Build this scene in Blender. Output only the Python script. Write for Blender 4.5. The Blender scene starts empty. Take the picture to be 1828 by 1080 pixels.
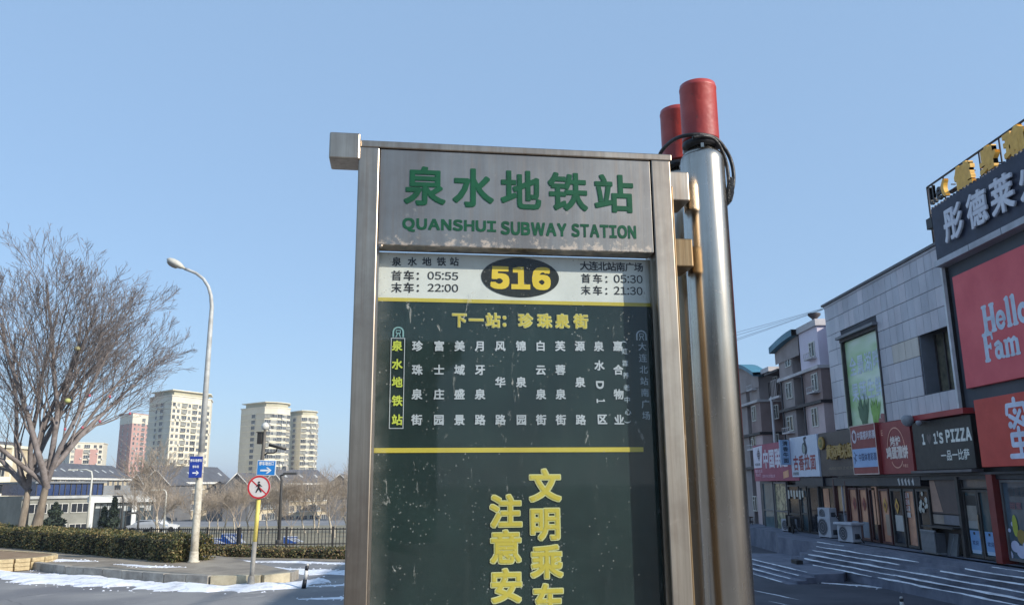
import bpy, math, random
from mathutils import Vector, Matrix
random.seed(7)
S=bpy.context.scene; COL=S.collection
# ---------------------------------------------------------------- camera
F=1463.0; CX,CY=914.0,540.0; H=2.5
cam=bpy.data.cameras.new('camera'); camo=bpy.data.objects.new('camera',cam); COL.objects.link(camo)
cam.sensor_fit='HORIZONTAL'; cam.sensor_width=36; cam.lens=36*F/1828; cam.clip_start=.05; cam.clip_end=9000
R=Matrix.Rotation(-math.radians(.94),3,'Z')@Matrix.Rotation(math.pi/2+math.radians(12.5),3,'X')@Matrix.Rotation(-math.radians(.53),3,'Z')
camo.matrix_world=Matrix.Translation((0,0,H))@R.to_4x4()
S.camera=camo
# ---------------------------------------------------------------- light
SUN_EL=math.radians(26.5); SX,SY=.866,-.5            # horizontal direction towards the sun
w=bpy.data.worlds.new("World"); S.world=w; w.use_nodes=True
nt=w.node_tree; bg=nt.nodes['Background']
sky=nt.nodes.new('ShaderNodeTexSky'); sky.sky_type='NISHITA'; sky.sun_disc=False
sky.sun_elevation=SUN_EL; sky.sun_rotation=math.atan2(SX,SY); sky.air_density=1.0; sky.dust_density=.45; sky.ozone_density=2.2; sky.altitude=30
mxs=nt.nodes.new('ShaderNodeMix'); mxs.data_type='RGBA'; mxs.clamp_result=False; mxs.inputs[0].default_value=.82; mxs.inputs[7].default_value=(.96,1.50,2.27,1)   # even thin winter haze over the whole sky
nt.links.new(sky.outputs[0],mxs.inputs[6]); nt.links.new(mxs.outputs[2],bg.inputs[0]); bg.inputs[1].default_value=.15
sl=bpy.data.lights.new('sun','SUN'); sl.energy=2.75; sl.angle=math.radians(.53); sl.color=(1,.93,.82)
so=bpy.data.objects.new('sun',sl); COL.objects.link(so)
sd=Vector((SX*math.cos(SUN_EL),SY*math.cos(SUN_EL),math.sin(SUN_EL)))
so.rotation_euler=sd.to_track_quat('Z','Y').to_euler(); so.location=(40,-30,60)
S.view_settings.view_transform='Standard'; S.view_settings.look='None'; S.view_settings.gamma=1
S.view_settings.use_curve_mapping=False; S.view_settings.exposure=1.1
# ---------------------------------------------------------------- measuring helpers (a ray met with a real plane)
def ray(u,v): return R@Vector(((u-CX)/F,-(v-CY)/F,-1))
def atX(u,v,X): d=ray(u,v); return Vector((0,0,H))+d*(X/d.x)
def atY(u,v,Y): d=ray(u,v); return Vector((0,0,H))+d*(Y/d.y)
def atZ(u,v,Z): d=ray(u,v); return Vector((0,0,H))+d*((Z-H)/d.z)
# ---------------------------------------------------------------- materials
def lin(c):
    return tuple((x/255/12.92) if x/255<=.04045 else ((x/255+.055)/1.055)**2.4 for x in c)+(1,)
MATS={}
def mat(name,rgb,rough=.7,metal=0,var=.12,scale=3.0,bump=0,bscale=None,rgb2=None,coat=0,spec=.5,stretch=(1,1,1),detail=6,thr=None,world=False):
    """principled material whose colour wanders between rgb and rgb2 by noise (own wear and grain)"""
    if name in MATS: return MATS[name]
    m=bpy.data.materials.new(name); m.use_nodes=True; t=m.node_tree; b=t.nodes['Principled BSDF']
    b.inputs['Roughness'].default_value=rough; b.inputs['Metallic'].default_value=metal
    b.inputs['Coat Weight'].default_value=coat; b.inputs['Specular IOR Level'].default_value=spec
    c1=lin(rgb); c2=lin(rgb2) if rgb2 else tuple(x*(1-var*2.2) for x in c1[:3])+(1,)
    if not rgb2: c1=tuple(min(1,x*(1+var*.7)) for x in c1[:3])+(1,)
    tc=t.nodes.new('ShaderNodeTexCoord'); mp=t.nodes.new('ShaderNodeMapping'); mp.inputs['Scale'].default_value=stretch
    n=t.nodes.new('ShaderNodeTexNoise'); n.inputs['Scale'].default_value=scale; n.inputs['Detail'].default_value=detail; n.inputs['Roughness'].default_value=.65
    r=t.nodes.new('ShaderNodeValToRGB'); lo,hi=thr if thr else (.32,.68)
    r.color_ramp.elements[0].position=lo; r.color_ramp.elements[1].position=hi
    r.color_ramp.elements[0].color=c2; r.color_ramp.elements[1].color=c1
    src=t.nodes.new('ShaderNodeNewGeometry').outputs['Position'] if world else tc.outputs['Object']
    t.links.new(src,mp.inputs[0]); t.links.new(mp.outputs[0],n.inputs[0]); t.links.new(n.outputs[0],r.inputs[0]); t.links.new(r.outputs[0],b.inputs['Base Color'])
    mr=t.nodes.new('ShaderNodeMapRange'); mr.inputs[3].default_value=min(1,rough*1.25); mr.inputs[4].default_value=rough*.8
    t.links.new(n.outputs[0],mr.inputs[0]); t.links.new(mr.outputs[0],b.inputs['Roughness'])
    if bump:
        n2=t.nodes.new('ShaderNodeTexNoise'); n2.inputs['Scale'].default_value=bscale or scale*6; n2.inputs['Detail'].default_value=5
        bp=t.nodes.new('ShaderNodeBump'); bp.inputs['Strength'].default_value=bump; bp.inputs['Distance'].default_value=.02
        t.links.new(mp.outputs[0],n2.inputs[0]); t.links.new(n2.outputs[0],bp.inputs['Height']); t.links.new(bp.outputs[0],b.inputs['Normal'])
    MATS[name]=m; return m
# ---------------------------------------------------------------- mesh builder
class MB:
    def __init__(s): s.v=[]; s.f=[]; s.m=[]; s.mats=[]; s.cm=0; s.sm=[]; s.smooth=False
    def use(s,m):
        if m not in s.mats: s.mats.append(m)
        s.cm=s.mats.index(m); return s
    def face(s,idx): s.f.append(idx); s.m.append(s.cm); s.sm.append(s.smooth)
    def poly(s,pts):
        b=len(s.v); s.v+= [tuple(p) for p in pts]; s.face(tuple(range(b,b+len(pts)))); return s
    def box(s,x0,x1,y0,y1,z0,z1,M=None):
        if x0>x1:x0,x1=x1,x0
        if y0>y1:y0,y1=y1,y0
        if z0>z1:z0,z1=z1,z0
        p=[(x0,y0,z0),(x1,y0,z0),(x1,y1,z0),(x0,y1,z0),(x0,y0,z1),(x1,y0,z1),(x1,y1,z1),(x0,y1,z1)]
        if M is not None: p=[tuple(M@Vector(q)) for q in p]
        b=len(s.v); s.v+=p
        for q in ((0,3,2,1),(4,5,6,7),(0,1,5,4),(1,2,6,5),(2,3,7,6),(3,0,4,7)): s.face(tuple(b+i for i in q))
        return s
    def prism(s,pts,z0,z1,M=None):
        """vertical prism over a ccw footprint"""
        n=len(pts); b=len(s.v)
        vs=[(p[0],p[1],z0) for p in pts]+[(p[0],p[1],z1) for p in pts]
        if M is not None: vs=[tuple(M@Vector(q)) for q in vs]
        s.v+=vs
        s.face(tuple(b+i for i in range(n-1,-1,-1))); s.face(tuple(b+n+i for i in range(n)))
        for i in range(n):
            j=(i+1)%n; s.face((b+i,b+j,b+n+j,b+n+i))
        return s
    def tube(s,pts,rad,n=8,cap=True,smooth=True):
        """tube along points; rad one radius or a list"""
        pts=[Vector(p) for p in pts]
        if not isinstance(rad,(list,tuple)): rad=[rad]*len(pts)
        b=len(s.v); old=s.smooth; s.smooth=smooth
        t0=(pts[1]-pts[0]).normalized(); a=Vector((0,0,1)) if abs(t0.z)<.9 else Vector((1,0,0))
        nx=t0.cross(a).normalized()
        for i,p in enumerate(pts):
            if i==0: t=t0
            elif i==len(pts)-1: t=(pts[i]-pts[i-1]).normalized()
            else: t=((pts[i+1]-pts[i]).normalized()+(pts[i]-pts[i-1]).normalized()).normalized()
            nx=(nx-t*nx.dot(t)).normalized(); ny=t.cross(nx)
            for k in range(n):
                an=2*math.pi*k/n; s.v.append(tuple(p+(nx*math.cos(an)+ny*math.sin(an))*rad[i]))
        for i in range(len(pts)-1):
            for k in range(n):
                k2=(k+1)%n; s.face((b+i*n+k,b+i*n+k2,b+(i+1)*n+k2,b+(i+1)*n+k))
        s.smooth=False
        if cap:
            s.face(tuple(b+k for k in range(n-1,-1,-1))); e=b+(len(pts)-1)*n; s.face(tuple(e+k for k in range(n)))
        s.smooth=old; return s
    def lathe(s,prof,c=(0,0,0),n=24,smooth=True,M=None):
        """profile (r,z) turned about the vertical through c"""
        b=len(s.v); old=s.smooth; s.smooth=smooth
        for r_,z_ in prof:
            for k in range(n):
                an=2*math.pi*k/n; q=Vector((c[0]+r_*math.cos(an),c[1]+r_*math.sin(an),c[2]+z_))
                if M is not None: q=M@q
                s.v.append(tuple(q))
        for i in range(len(prof)-1):
            for k in range(n):
                k2=(k+1)%n; s.face((b+i*n+k,b+i*n+k2,b+(i+1)*n+k2,b+(i+1)*n+k))
        s.smooth=False
        s.face(tuple(b+k for k in range(n-1,-1,-1))); e=b+(len(prof)-1)*n; s.face(tuple(e+k for k in range(n)))
        s.smooth=old; return s
    def mesh(s,name):
        me=bpy.data.meshes.new(name); me.from_pydata(s.v,[],s.f)
        for m in s.mats: me.materials.append(m)
        if s.mats: me.polygons.foreach_set('material_index',s.m)
        me.polygons.foreach_set('use_smooth',s.sm); me.update(); return me
    def build(s,name,parent=None,bevel=0,m=None):
        if m: s.mats=[m]; s.m=[0]*len(s.f)
        o=link(name,s.mesh(name),parent)
        if bevel:
            md=o.modifiers.new('bevel','BEVEL'); md.width=bevel; md.segments=2; md.limit_method='ANGLE'; md.angle_limit=math.radians(40)
        return o
def link(name,me,parent=None,loc=None):
    o=bpy.data.objects.new(name,me); COL.objects.link(o)
    if parent: o.parent=parent
    if loc: o.location=loc
    return o
def tag(o,label=None,cat=None,group=None,kind=None):
    if label: o['label']=label
    if cat: o['category']=cat
    if group: o['group']=group
    if kind: o['kind']=kind
    return o
def thing(name,label,cat,loc=(0,0,0),rz=0,group=None):
    o=bpy.data.objects.new(name,None); COL.objects.link(o); o.location=loc; o.rotation_euler=(0,0,rz); o.empty_display_size=.2
    return tag(o,label,cat,group)
def copy_tree(o,parent=None,loc=None,rz=None,label=None):
    c=o.copy(); COL.objects.link(c)
    if parent: c.parent=parent
    if loc is not None: c.location=loc
    if rz is not None: c.rotation_euler=(0,0,rz)
    if label: c['label']=label
    for ch in list(o.children): copy_tree(ch,c)
    return c
def boxpart(name,parent,m,x0,x1,y0,y1,z0,z1,bevel=0): return MB().use(m).box(x0,x1,y0,y1,z0,z1).build(name,parent,bevel)
# ---------------------------------------------------------------- lettering
GC={}
def glyphs(body,bold,ext,spacing=1.0,shear=0):
    k=(body,bold,ext,spacing,shear)
    if k in GC: return GC[k]
    c=bpy.data.curves.new('t','FONT'); c.body=body; c.offset=bold; c.resolution_u=3; c.space_character=spacing; c.shear=shear
    o=bpy.data.objects.new('t',c); COL.objects.link(o)
    dg=bpy.context.evaluated_depsgraph_get(); me=bpy.data.meshes.new_from_object(o.evaluated_get(dg))
    vs=[tuple(v.co) for v in me.vertices]; fs=[tuple(p.vertices) for p in me.polygons]
    bpy.data.objects.remove(o); bpy.data.curves.remove(c); bpy.data.meshes.remove(me)
    GC[k]=(vs,fs); return GC[k]
def put(mb,body,O,rt,up,w,h,bold=.02,depth=0,fit=True,spacing=1.0,grow=0,rot=0,shear=0,big=False):
    """fit text into a w x h box whose lower left corner is O, reading along rt; depth: raised letters towards the viewer"""
    if fit and not rot and ord(body[0])<0x2e00 and len(body)>1 or body in '1':
        vs=[];fs=[];x=0                       # sturdier full-width forms, set one after another with an even gap
        for ch in body:
            if ch==' ': x+=.26; continue
            gv,gf=glyphs(chr(ord(ch)+0xFEE0),0,0)
            a=min(v[0] for v in gv); b=max(v[0] for v in gv); n0=len(vs); vs+=[(v[0]-a+x,v[1],0) for v in gv]; fs+=[tuple(i+n0 for i in f) for f in gf]; x+=b-a+.085+bold*1.6
    else: vs,fs=glyphs(body,0,0,spacing,shear)
    O=Vector(O); rt=Vector(rt).normalized(); up=Vector(up).normalized(); nn=rt.cross(up)
    if rot: vs=[(v[0]*math.cos(rot)-v[1]*math.sin(rot),v[0]*math.sin(rot)+v[1]*math.cos(rot),0) for v in vs]
    xs=[v[0] for v in vs]; ys=[v[1] for v in vs]; x0,x1,y0,y1=min(xs),max(xs),min(ys),max(ys)
    if ord(body[0])>0x2e00 and len(body)==1 and not fit: x0,x1,y0,y1=0,1,-.12,.88      # em box, so that flat characters stay flat
    else: x0-=bold;x1+=bold;y0-=bold;y1+=bold
    sx,sy=w/(x1-x0),h/(y1-y0)
    # thick strokes: the thin glyph laid down several times round a small circle, each a hair above the last
    offs=[(0,0)]
    if bold and big:      # round-cornered brush for large lettering
        q_=lambda c: math.copysign(abs(c)**.55,c)
        offs+=[(bold*q_(math.cos(k*math.pi/12))*f,bold*q_(math.sin(k*math.pi/12))*f) for f in (1,.5) for k in range(24)]
    elif bold: offs+=[(bold*i,bold*j) for i in (-1,0,1) for j in (-1,0,1) if i or j]
    eps=min(w,h)*(.0002 if big else .0006)
    edges=None
    if depth:
        from collections import Counter
        e=Counter(); d={}
        for f in fs:
            for i in range(len(f)):
                a,c=f[i],f[(i+1)%len(f)]; e[frozenset((a,c))]+=1; d[frozenset((a,c))]=(a,c)
        edges=[d[k] for k,nv in e.items() if nv==1]
    for n_,(ox,oy) in enumerate(offs):
        P=[O+rt*((v[0]+ox-x0)*sx)+up*((v[1]+oy-y0)*sy) for v in vs]
        b=len(mb.v); mb.v+=[tuple(p+nn*(depth+eps*n_)) for p in P]
        for f in fs: mb.face(tuple(b+i for i in f))
        if depth:
            b2=len(mb.v); mb.v+=[tuple(p) for p in P]
            for a,c in edges: mb.face((b+a,b2+a,b2+c,b+c))
    return mb
def row(mb,chars,O,rt,up,cw,ch,pitch,**k):
    """characters set one by one in em boxes"""
    rt=Vector(rt).normalized(); O=Vector(O)
    for i,c in enumerate(chars):
        if c==' ': continue
        put(mb,c,O+rt*(pitch*i),rt,up,cw,ch,fit=False,**k)
    return mb
# ================================================================ SETTING: ground
def lerp_tab(t,x):
    if x<=t[0][0]: return t[0][1]
    for (a,b),(c,d) in zip(t,t[1:]):
        if x<=c: return b+(d-b)*(x-a)/(c-a)
    return t[-1][1]
DROP=[(32,0),(45,-.75),(60,-1.15),(115,-3.1),(250,-6.9),(500,-8.5),(9000,-9)]
def g(x,y):
    side=min(1,max(0,(x-2)/5)); side=side*side*(3-2*side)
    far=1-min(1,max(0,(x-4)/5))
    return side*-.74+lerp_tab(DROP,y)*far
def road_mat():
    m=bpy.data.materials.new('asphalt'); m.use_nodes=True; t=m.node_tree; b=t.nodes['Principled BSDF']
    geo=t.nodes.new('ShaderNodeNewGeometry')
    def noise(s,det,rough=.6):
        n=t.nodes.new('ShaderNodeTexNoise'); n.inputs['Scale'].default_value=s; n.inputs['Detail'].default_value=det; n.inputs['Roughness'].default_value=rough
        t.links.new(geo.outputs['Position'],n.inputs[0]); return n
    a=noise(.35,6); f=noise(60,3); p=noise(1.3,5)
    r=t.nodes.new('ShaderNodeValToRGB'); r.color_ramp.elements[0].position=.35; r.color_ramp.elements[1].position=.68
    r.color_ramp.elements[0].color=lin((116,115,117)); r.color_ramp.elements[1].color=lin((146,144,141)); t.links.new(a.outputs[0],r.inputs[0])
    r2=t.nodes.new('ShaderNodeValToRGB'); r2.color_ramp.elements[0].color=(.55,.55,.55,1); r2.color_ramp.elements[1].color=(1.3,1.3,1.3,1); t.links.new(f.outputs[0],r2.inputs[0])
    mx=t.nodes.new('ShaderNodeMix'); mx.data_type='RGBA'; mx.blend_type='MULTIPLY'; mx.inputs[0].default_value=.8
    t.links.new(r.outputs[0],mx.inputs[6]); t.links.new(r2.outputs[0],mx.inputs[7])
    r3=t.nodes.new('ShaderNodeValToRGB'); r3.color_ramp.elements[0].position=.60; r3.color_ramp.elements[1].position=.70; r3.color_ramp.elements[0].color=(0,0,0,1); r3.color_ramp.elements[1].color=(.55,.55,.55,1); t.links.new(p.outputs[0],r3.inputs[0])
    mx2=t.nodes.new('ShaderNodeMix'); mx2.data_type='RGBA'; mx2.inputs[7].default_value=lin((168,165,160))
    t.links.new(r3.outputs[0],mx2.inputs[0]); t.links.new(mx.outputs[2],mx2.inputs[6]); t.links.new(mx2.outputs[2],b.inputs['Base Color'])
    vo=t.nodes.new('ShaderNodeTexVoronoi'); vo.feature='DISTANCE_TO_EDGE'; vo.inputs['Scale'].default_value=.28
    ds=noise(1.7,4); mxv=t.nodes.new('ShaderNodeMix'); mxv.data_type='VECTOR'; mxv.inputs[0].default_value=.25; t.links.new(geo.outputs['Position'],mxv.inputs[4]); t.links.new(ds.outputs[1],mxv.inputs[5]); t.links.new(mxv.outputs[1],vo.inputs[0])
    ck=t.nodes.new('ShaderNodeMapRange'); ck.inputs[1].default_value=.0; ck.inputs[2].default_value=.006; ck.inputs[3].default_value=.55; ck.inputs[4].default_value=0; t.links.new(vo.outputs['Distance'],ck.inputs[0])
    mx3=t.nodes.new('ShaderNodeMix'); mx3.data_type='RGBA'; mx3.inputs[7].default_value=lin((60,60,62)); t.links.new(ck.outputs[0],mx3.inputs[0]); t.links.new(mx2.outputs[2],mx3.inputs[6])
    pt=noise(.16,2); r5=t.nodes.new('ShaderNodeMapRange'); r5.inputs[1].default_value=.56; r5.inputs[2].default_value=.60; r5.inputs[3].default_value=0; r5.inputs[4].default_value=.45; t.links.new(pt.outputs[0],r5.inputs[0])
    mx4=t.nodes.new('ShaderNodeMix'); mx4.data_type='RGBA'; mx4.inputs[7].default_value=lin((98,98,102)); t.links.new(r5.outputs[0],mx4.inputs[0]); t.links.new(mx3.outputs[2],mx4.inputs[6]); t.links.new(mx4.outputs[2],b.inputs['Base Color'])
    b.inputs['Roughness'].default_value=.8
    bp=t.nodes.new('ShaderNodeBump'); bp.inputs['Strength'].default_value=.4; bp.inputs['Distance'].default_value=.01; t.links.new(f.outputs[0],bp.inputs['Height']); t.links.new(bp.outputs[0],b.inputs['Normal'])
    return m
ASPH=road_mat()
def axis(a): return sorted(set(a))
xs=axis([-4000,-1500,-600,-300,-200,-150]+list(range(-120,31,3))+[1.5,2.5,3.5,4.5,5.5,6.5,7.5,8.5]+[45,80,150,400,1500,4000])
ys=axis([-3000,-600,-150,-60,-20]+list(range(-8,60,4))+[32,45]+list(range(60,130,8))+[150,180,210,250,320,400,500,800,2000,6000])
mb=MB().use(ASPH)
for y in ys:
    for x in xs: mb.v.append((x,y,g(x,y)))
nx=len(xs)
for j in range(len(ys)-1):
    for i in range(nx-1): a=j*nx+i; mb.face((a,a+1,a+nx+1,a+nx))
tag(mb.build('road'),kind='structure')
# asphalt sheet of the shop forecourt, its deep shade put into a darker colour
SHADE_ASPH=mat('shade_asphalt',(74,76,86),.75,scale=.5,rgb2=(56,58,68),bump=.4,bscale=60,detail=8)
mb=MB().use(SHADE_ASPH); gx=[2.2,3.5,4.5,5.5,6.5,7.5,9,12,15]; gy=[-8,0,8,16,24,32,40,48]
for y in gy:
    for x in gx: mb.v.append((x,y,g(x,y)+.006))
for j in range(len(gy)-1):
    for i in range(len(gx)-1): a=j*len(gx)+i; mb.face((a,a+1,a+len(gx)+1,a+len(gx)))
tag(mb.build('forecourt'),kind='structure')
# distant park ground beyond the railings
PARK=mat('dry_grass',(150,138,112),.95,scale=.4,rgb2=(104,100,82),bump=.3)
mb=MB().use(PARK)
gx=[-150,-120,-90,-60,-30,-12,0,4]; gy=[46,60,80,97,115,140]
for y in gy:
    for x in gx: mb.v.append((x,y,g(x,y)+.01))
for j in range(len(gy)-1):
    for i in range(len(gx)-1): a=j*len(gx)+i; mb.face((a,a+1,a+len(gx)+1,a+len(gx)))
tag(mb.build('park_ground'),kind='structure')
PAVE=mat('paving',(158,148,132),.85,scale=.9,rgb2=(112,104,94),bump=.4,bscale=25)
KERB=mat('kerb_granite',(168,163,152),.75,scale=3,rgb2=(128,122,114),bump=.3,bscale=40)
KERBY=mat('kerb_yellowed',(184,174,148),.75,scale=3,rgb2=(150,140,118),bump=.3,bscale=40)
# raised island with the hedge
front=[(-40,47),(-30,39.5),(-18,31),(-14.9,27.6),(-12.9,25.9),(-9,23.4),(-7.6,22.75),(-6.3,22.75),(-5.75,23.3),(-5.75,24.0)]
back=[(-6.6,25.2),(-9.4,29.2),(-18,36.8),(-30,46),(-40,53)]
isl=front+back
mb=MB().use(PAVE).prism([(x,y) for x,y in isl],-.2,.2); 
tag(mb.build('pavement'),kind='structure')
# kerb stones, one by one
pav=bpy.data.objects['pavement']
def along(pts,step):
    out=[];acc=0
    for (a,b),(c,d) in zip(pts,pts[1:]):
        L=math.hypot(c-a,d-b); n=max(1,round(L/step))
        for i in range(n): out.append(((a+(c-a)*i/n,b+(d-b)*i/n),(a+(c-a)*(i+1)/n,b+(d-b)*(i+1)/n)))
    return out
for i,(p,q) in enumerate(along(front[3:],.95)):
    a=math.atan2(q[1]-p[1],q[0]-p[0]); L=math.hypot(q[0]-p[0],q[1]-p[1])
    M=Matrix.Translation((p[0],p[1],random.uniform(-.008,.008)))@Matrix.Rotation(a,4,'Z')
    yel=p[0]>-8 and p[0]<-5.9
    MB().use(KERBY if yel else KERB).box(.008,L-.008,-.14,.06,-.1,.245,M).build('kerb_stone',pav,.012)
# second pavement behind the side road, with the low hedge
mb=MB().use(PAVE).prism([(-12,31.6),(-5,28.9),(6,28.6),(6,33),(-5,33),(-13,35)],-.25,.02); tag(mb.build('sidewalk'),kind='structure')
# ---------------------------------------------------------------- snow
def snow_mat():
    m=mat('snow',(232,234,240),.75,scale=2.6,rgb2=(176,178,184),bump=1.0,bscale=14,thr=(.3,.52),detail=10); m.node_tree.nodes['Principled BSDF'].inputs['Subsurface Weight'].default_value=0; return m
SNOW=snow_mat()
def snow_strip(name,pts,wd,h=.05,base=None,seed=0,step=.14):
    rnd=random.Random(seed); mb=MB().use(SNOW); mb.smooth=True
    P=[]
    for (a,b) in zip(pts,pts[1:]):
        L=math.hypot(b[0]-a[0],b[1]-a[1]); n=max(1,int(L/step))
        for i in range(n): t=i/n; P.append((a[0]+(b[0]-a[0])*t,a[1]+(b[1]-a[1])*t,(b[0]-a[0])/L,(b[1]-a[1])/L,a[2]+(b[2]-a[2])*t))
    P.append((pts[-1][0],pts[-1][1],P[-1][2],P[-1][3],pts[-1][2]))
    K=8; ph=[rnd.uniform(0,6.28) for _ in range(6)]
    for i,(x,y,tx,ty,wf) in enumerate(P):
        s=i*step
        n1=.35*math.sin(s*1.1+ph[0])+.28*math.sin(s*2.7+ph[1])+.25*math.sin(s*7.1+ph[2])+rnd.uniform(-.3,.3)
        n2=.35*math.sin(s*.9+ph[3])+.28*math.sin(s*3.1+ph[4])+.25*math.sin(s*8+ph[5])+rnd.uniform(-.3,.3)
        a=wd*wf*(.5+.28*n1); b=wd*wf*(.5+.28*n2)
        for k in range(K+1):
            t=k/K; o=-a+(a+b)*t; xx=x-ty*o; yy=y+tx*o
            z0=(base if base is not None else g(xx,yy))
            z=z0-.01+ (h*(math.sin(math.pi*t)**.6)*(.75+.35*math.sin(xx*3.1+yy*2.3)+rnd.uniform(-.15,.15)) if 0<k<K else 0)
            mb.v.append((xx,yy,z))
    for i in range(len(P)-1):
        for k in range(K): a=i*(K+1)+k; mb.face((a,a+1,a+K+2,a+K+1))
    if wd>.4:                             # loose lumps shed along both edges
        for i in range(len(P)*2):
            x,y,tx,ty,wf=P[rnd.randrange(len(P))]; o=rnd.choice((-1,1))*wd*wf*rnd.uniform(.35,.85); c=(x-ty*o+rnd.uniform(-.1,.1),y+tx*o); s_=rnd.uniform(.012,.045)*(1.6 if rnd.random()<.12 else 1); z0=(base if base is not None else g(*c))
            v=[(c[0]+s_*math.cos(a)*rnd.uniform(.7,1.5),c[1]+s_*math.sin(a)*rnd.uniform(.7,1.5),z0-.004) for a in (0,1.26,2.5,3.8,5)]; ap=(c[0],c[1],z0+s_*.6); b_=len(mb.v); mb.v+=v+[ap]
            for k in range(5): mb.face((b_+k,b_+(k+1)%5,b_+5))
    return tag(mb.build(name),kind='stuff')
snow_strip('snow',[(-22,30.6,.4),(-18,28.4,.8),(-15.3,26.1,1),(-12.8,24.7,1.2),(-9.5,22.9,1.1),(-7.4,21.95,1),(-5.6,22.2,.9),(-4.8,23.3,.5)],1.5,.09,None,3)
snow_strip('snow',[(-8.9,26.0,.2),(-7.2,26.6,.8),(-4.5,25.3,1),(-1.5,24.9,1.2),(2,24.6,1)],1.25,.07,None,5)
snow_strip('snow',[(-10,30,.3),(-7,29.0,.6),(-4.7,28.2,.8),(2,27.9,1)],.7,.05,None,8)
snow_strip('snow',[(-5.4,22.0,.3),(-3.8,22.4,.8),(-1,22.6,.4)],.5,.03,None,9)
snow_strip('snow',[(-19.4,30.9,.2),(-16.8,29.4,1),(-14.4,28.3,.7),(-13,27.8,.2)],.9,.03,.2,11)
snow_strip('snow',[(-11.9,26.7,.2),(-10.4,25.7,.9),(-9.3,25.5,.2)],.5,.03,.2,12)
snow_strip('snow',[(-4.6,19.7,.3),(-3,20.0,1),(-1,20.1,.4)],.7,.02,None,14)
# old dirt lying at the hedge foot
# ================================================================ planter with brick edge
pl=thing('planter','round-ended raised soil bed with a tan brick edge at the far left of the kerb','planter',(0,0,0))
pc=Vector((-16.1,28.0)); 
ring=[]; rad_=1.45
d0=Vector((-.85,.53)).normalized()      # direction the bed runs back
nrm=Vector((-d0.y,d0.x))
for k in range(11):
    a=math.pi*k/10; ring.append(pc+(-nrm*math.cos(a)-d0*math.sin(a))*rad_)
path=[ring[0]+d0*6]+ring+[ring[-1]+d0*6]
SOIL=mat('soil',(150,126,98),.95,scale=2,rgb2=(120,98,74),bump=.7,bscale=20)
MB().use(SOIL).prism([(p.x,p.y) for p in path],.0,.36).build('soil',pl)
BR=mat('tan_brick',(196,178,140),.8,scale=6,rgb2=(150,132,100),bump=.3); 
pts=[(p.x,p.y) for p in path]
segs=along(pts,.38)
brk=[]
for i in range(3):
    me=MB().use(BR).box(0,.36,-.09,.09,0,.112).mesh('brick'); brk.append(me)
for course in range(3):
    for j,(p,q) in enumerate(segs):
        o=link('brick',brk[j%3],pl); o.location=(p[0],p[1],.02+course*.122); o.rotation_euler=(0,0,math.atan2(q[1]-p[1],q[0]-p[0])+random.uniform(-.02,.02)); L=math.hypot(q[0]-p[0],q[1]-p[1]); o.scale=(L/.375*(1 if course%2 else .97),random.uniform(.95,1.05),1)
# ================================================================ hedges
def leaf_mesh(name,mats,n,sampler,size,seed=1,tri=False):
    rnd=random.Random(seed); mb=MB(); 
    for i in range(n):
        mb.use(mats[rnd.randrange(len(mats))]); p,nr=sampler(rnd)
        u=Vector((rnd.gauss(0,1),rnd.gauss(0,1),rnd.gauss(0,1))); u=(u+nr*0).normalized(); v=u.cross((nr+Vector((rnd.gauss(0,.6),rnd.gauss(0,.6),rnd.gauss(0,.6)))).normalized())
        if v.length<.1: continue
        v.normalize(); s=size*rnd.uniform(.6,1.4)
        mb.poly([p-u*s,p+v*s*.5,p+u*s,p-v*s*.5])
    return mb.mesh(name)
LEAF=[mat('hedge_leaf_a',(98,96,52),.6,scale=8,rgb2=(70,74,38)),mat('hedge_leaf_b',(66,74,38),.6,scale=8,rgb2=(46,54,30)),mat('hedge_leaf_c',(150,134,88),.7,scale=8,rgb2=(108,92,58))]
TWIG=mat('twig',(96,84,68),.9,scale=5,rgb2=(66,56,46))
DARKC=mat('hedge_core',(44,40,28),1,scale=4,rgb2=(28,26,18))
def hedge(name,label,pts,width,h,z0,n,size,seed,mats=LEAF):
    t=thing(name,label,'hedge',(0,0,0))
    segs=[]; tot=0
    for a,b in zip(pts,pts[1:]):
        a=Vector(a);b=Vector(b); L=(b-a).length; segs.append((a,b,L,tot)); tot+=L
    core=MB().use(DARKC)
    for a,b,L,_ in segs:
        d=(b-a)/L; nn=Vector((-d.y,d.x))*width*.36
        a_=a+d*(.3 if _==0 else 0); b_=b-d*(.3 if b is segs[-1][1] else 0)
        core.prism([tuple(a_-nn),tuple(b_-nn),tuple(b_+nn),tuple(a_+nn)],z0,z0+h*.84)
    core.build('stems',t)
    def samp(r):
        q=r.uniform(0,tot)
        for a,b,L,s0 in segs:
            if q<=s0+L+1e-6: break
        d=(b-a)/L; nn=Vector((-d.y,d.x)); k=(q-s0)/L
        wob=1+.10*math.sin(q*2.1)+.07*math.sin(q*5.3+1); hh=h*(1+.05*math.sin(q*1.3)+.04*math.sin(q*4.1))
        face=r.random()
        if face<.38: o=r.uniform(-.5,.5)*width; z=hh+r.gauss(0,.03)+(.06*r.random()**4); nr=Vector((0,0,1))
        else:
            sg=-1 if face<.75 else 1; z=hh*r.random(); o=sg*width*.5*wob*(1-.12*(z/hh)**4)+r.gauss(0,.035); nr=Vector((nn.x*sg,nn.y*sg,.3))
        if r.random()<.05: # end caps
            first=r.random()<.6; sg_=segs[0] if first else segs[-1]; a,b,L,s0=sg_; d=(b-a)/L; nn=Vector((-d.y,d.x)); o=r.uniform(-.5,.5)*width; z=hh*r.random(); k=r.uniform(0,.3)/L if first else 1-r.uniform(0,.3)/L
        p=a+(b-a)*k+nn*o
        return Vector((p.x+r.gauss(0,.02),p.y+r.gauss(0,.02),z0+z)),nr
    link('foliage',leaf_mesh('hedge_foliage',mats,n,samp,size,seed),t)
    return t
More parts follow.
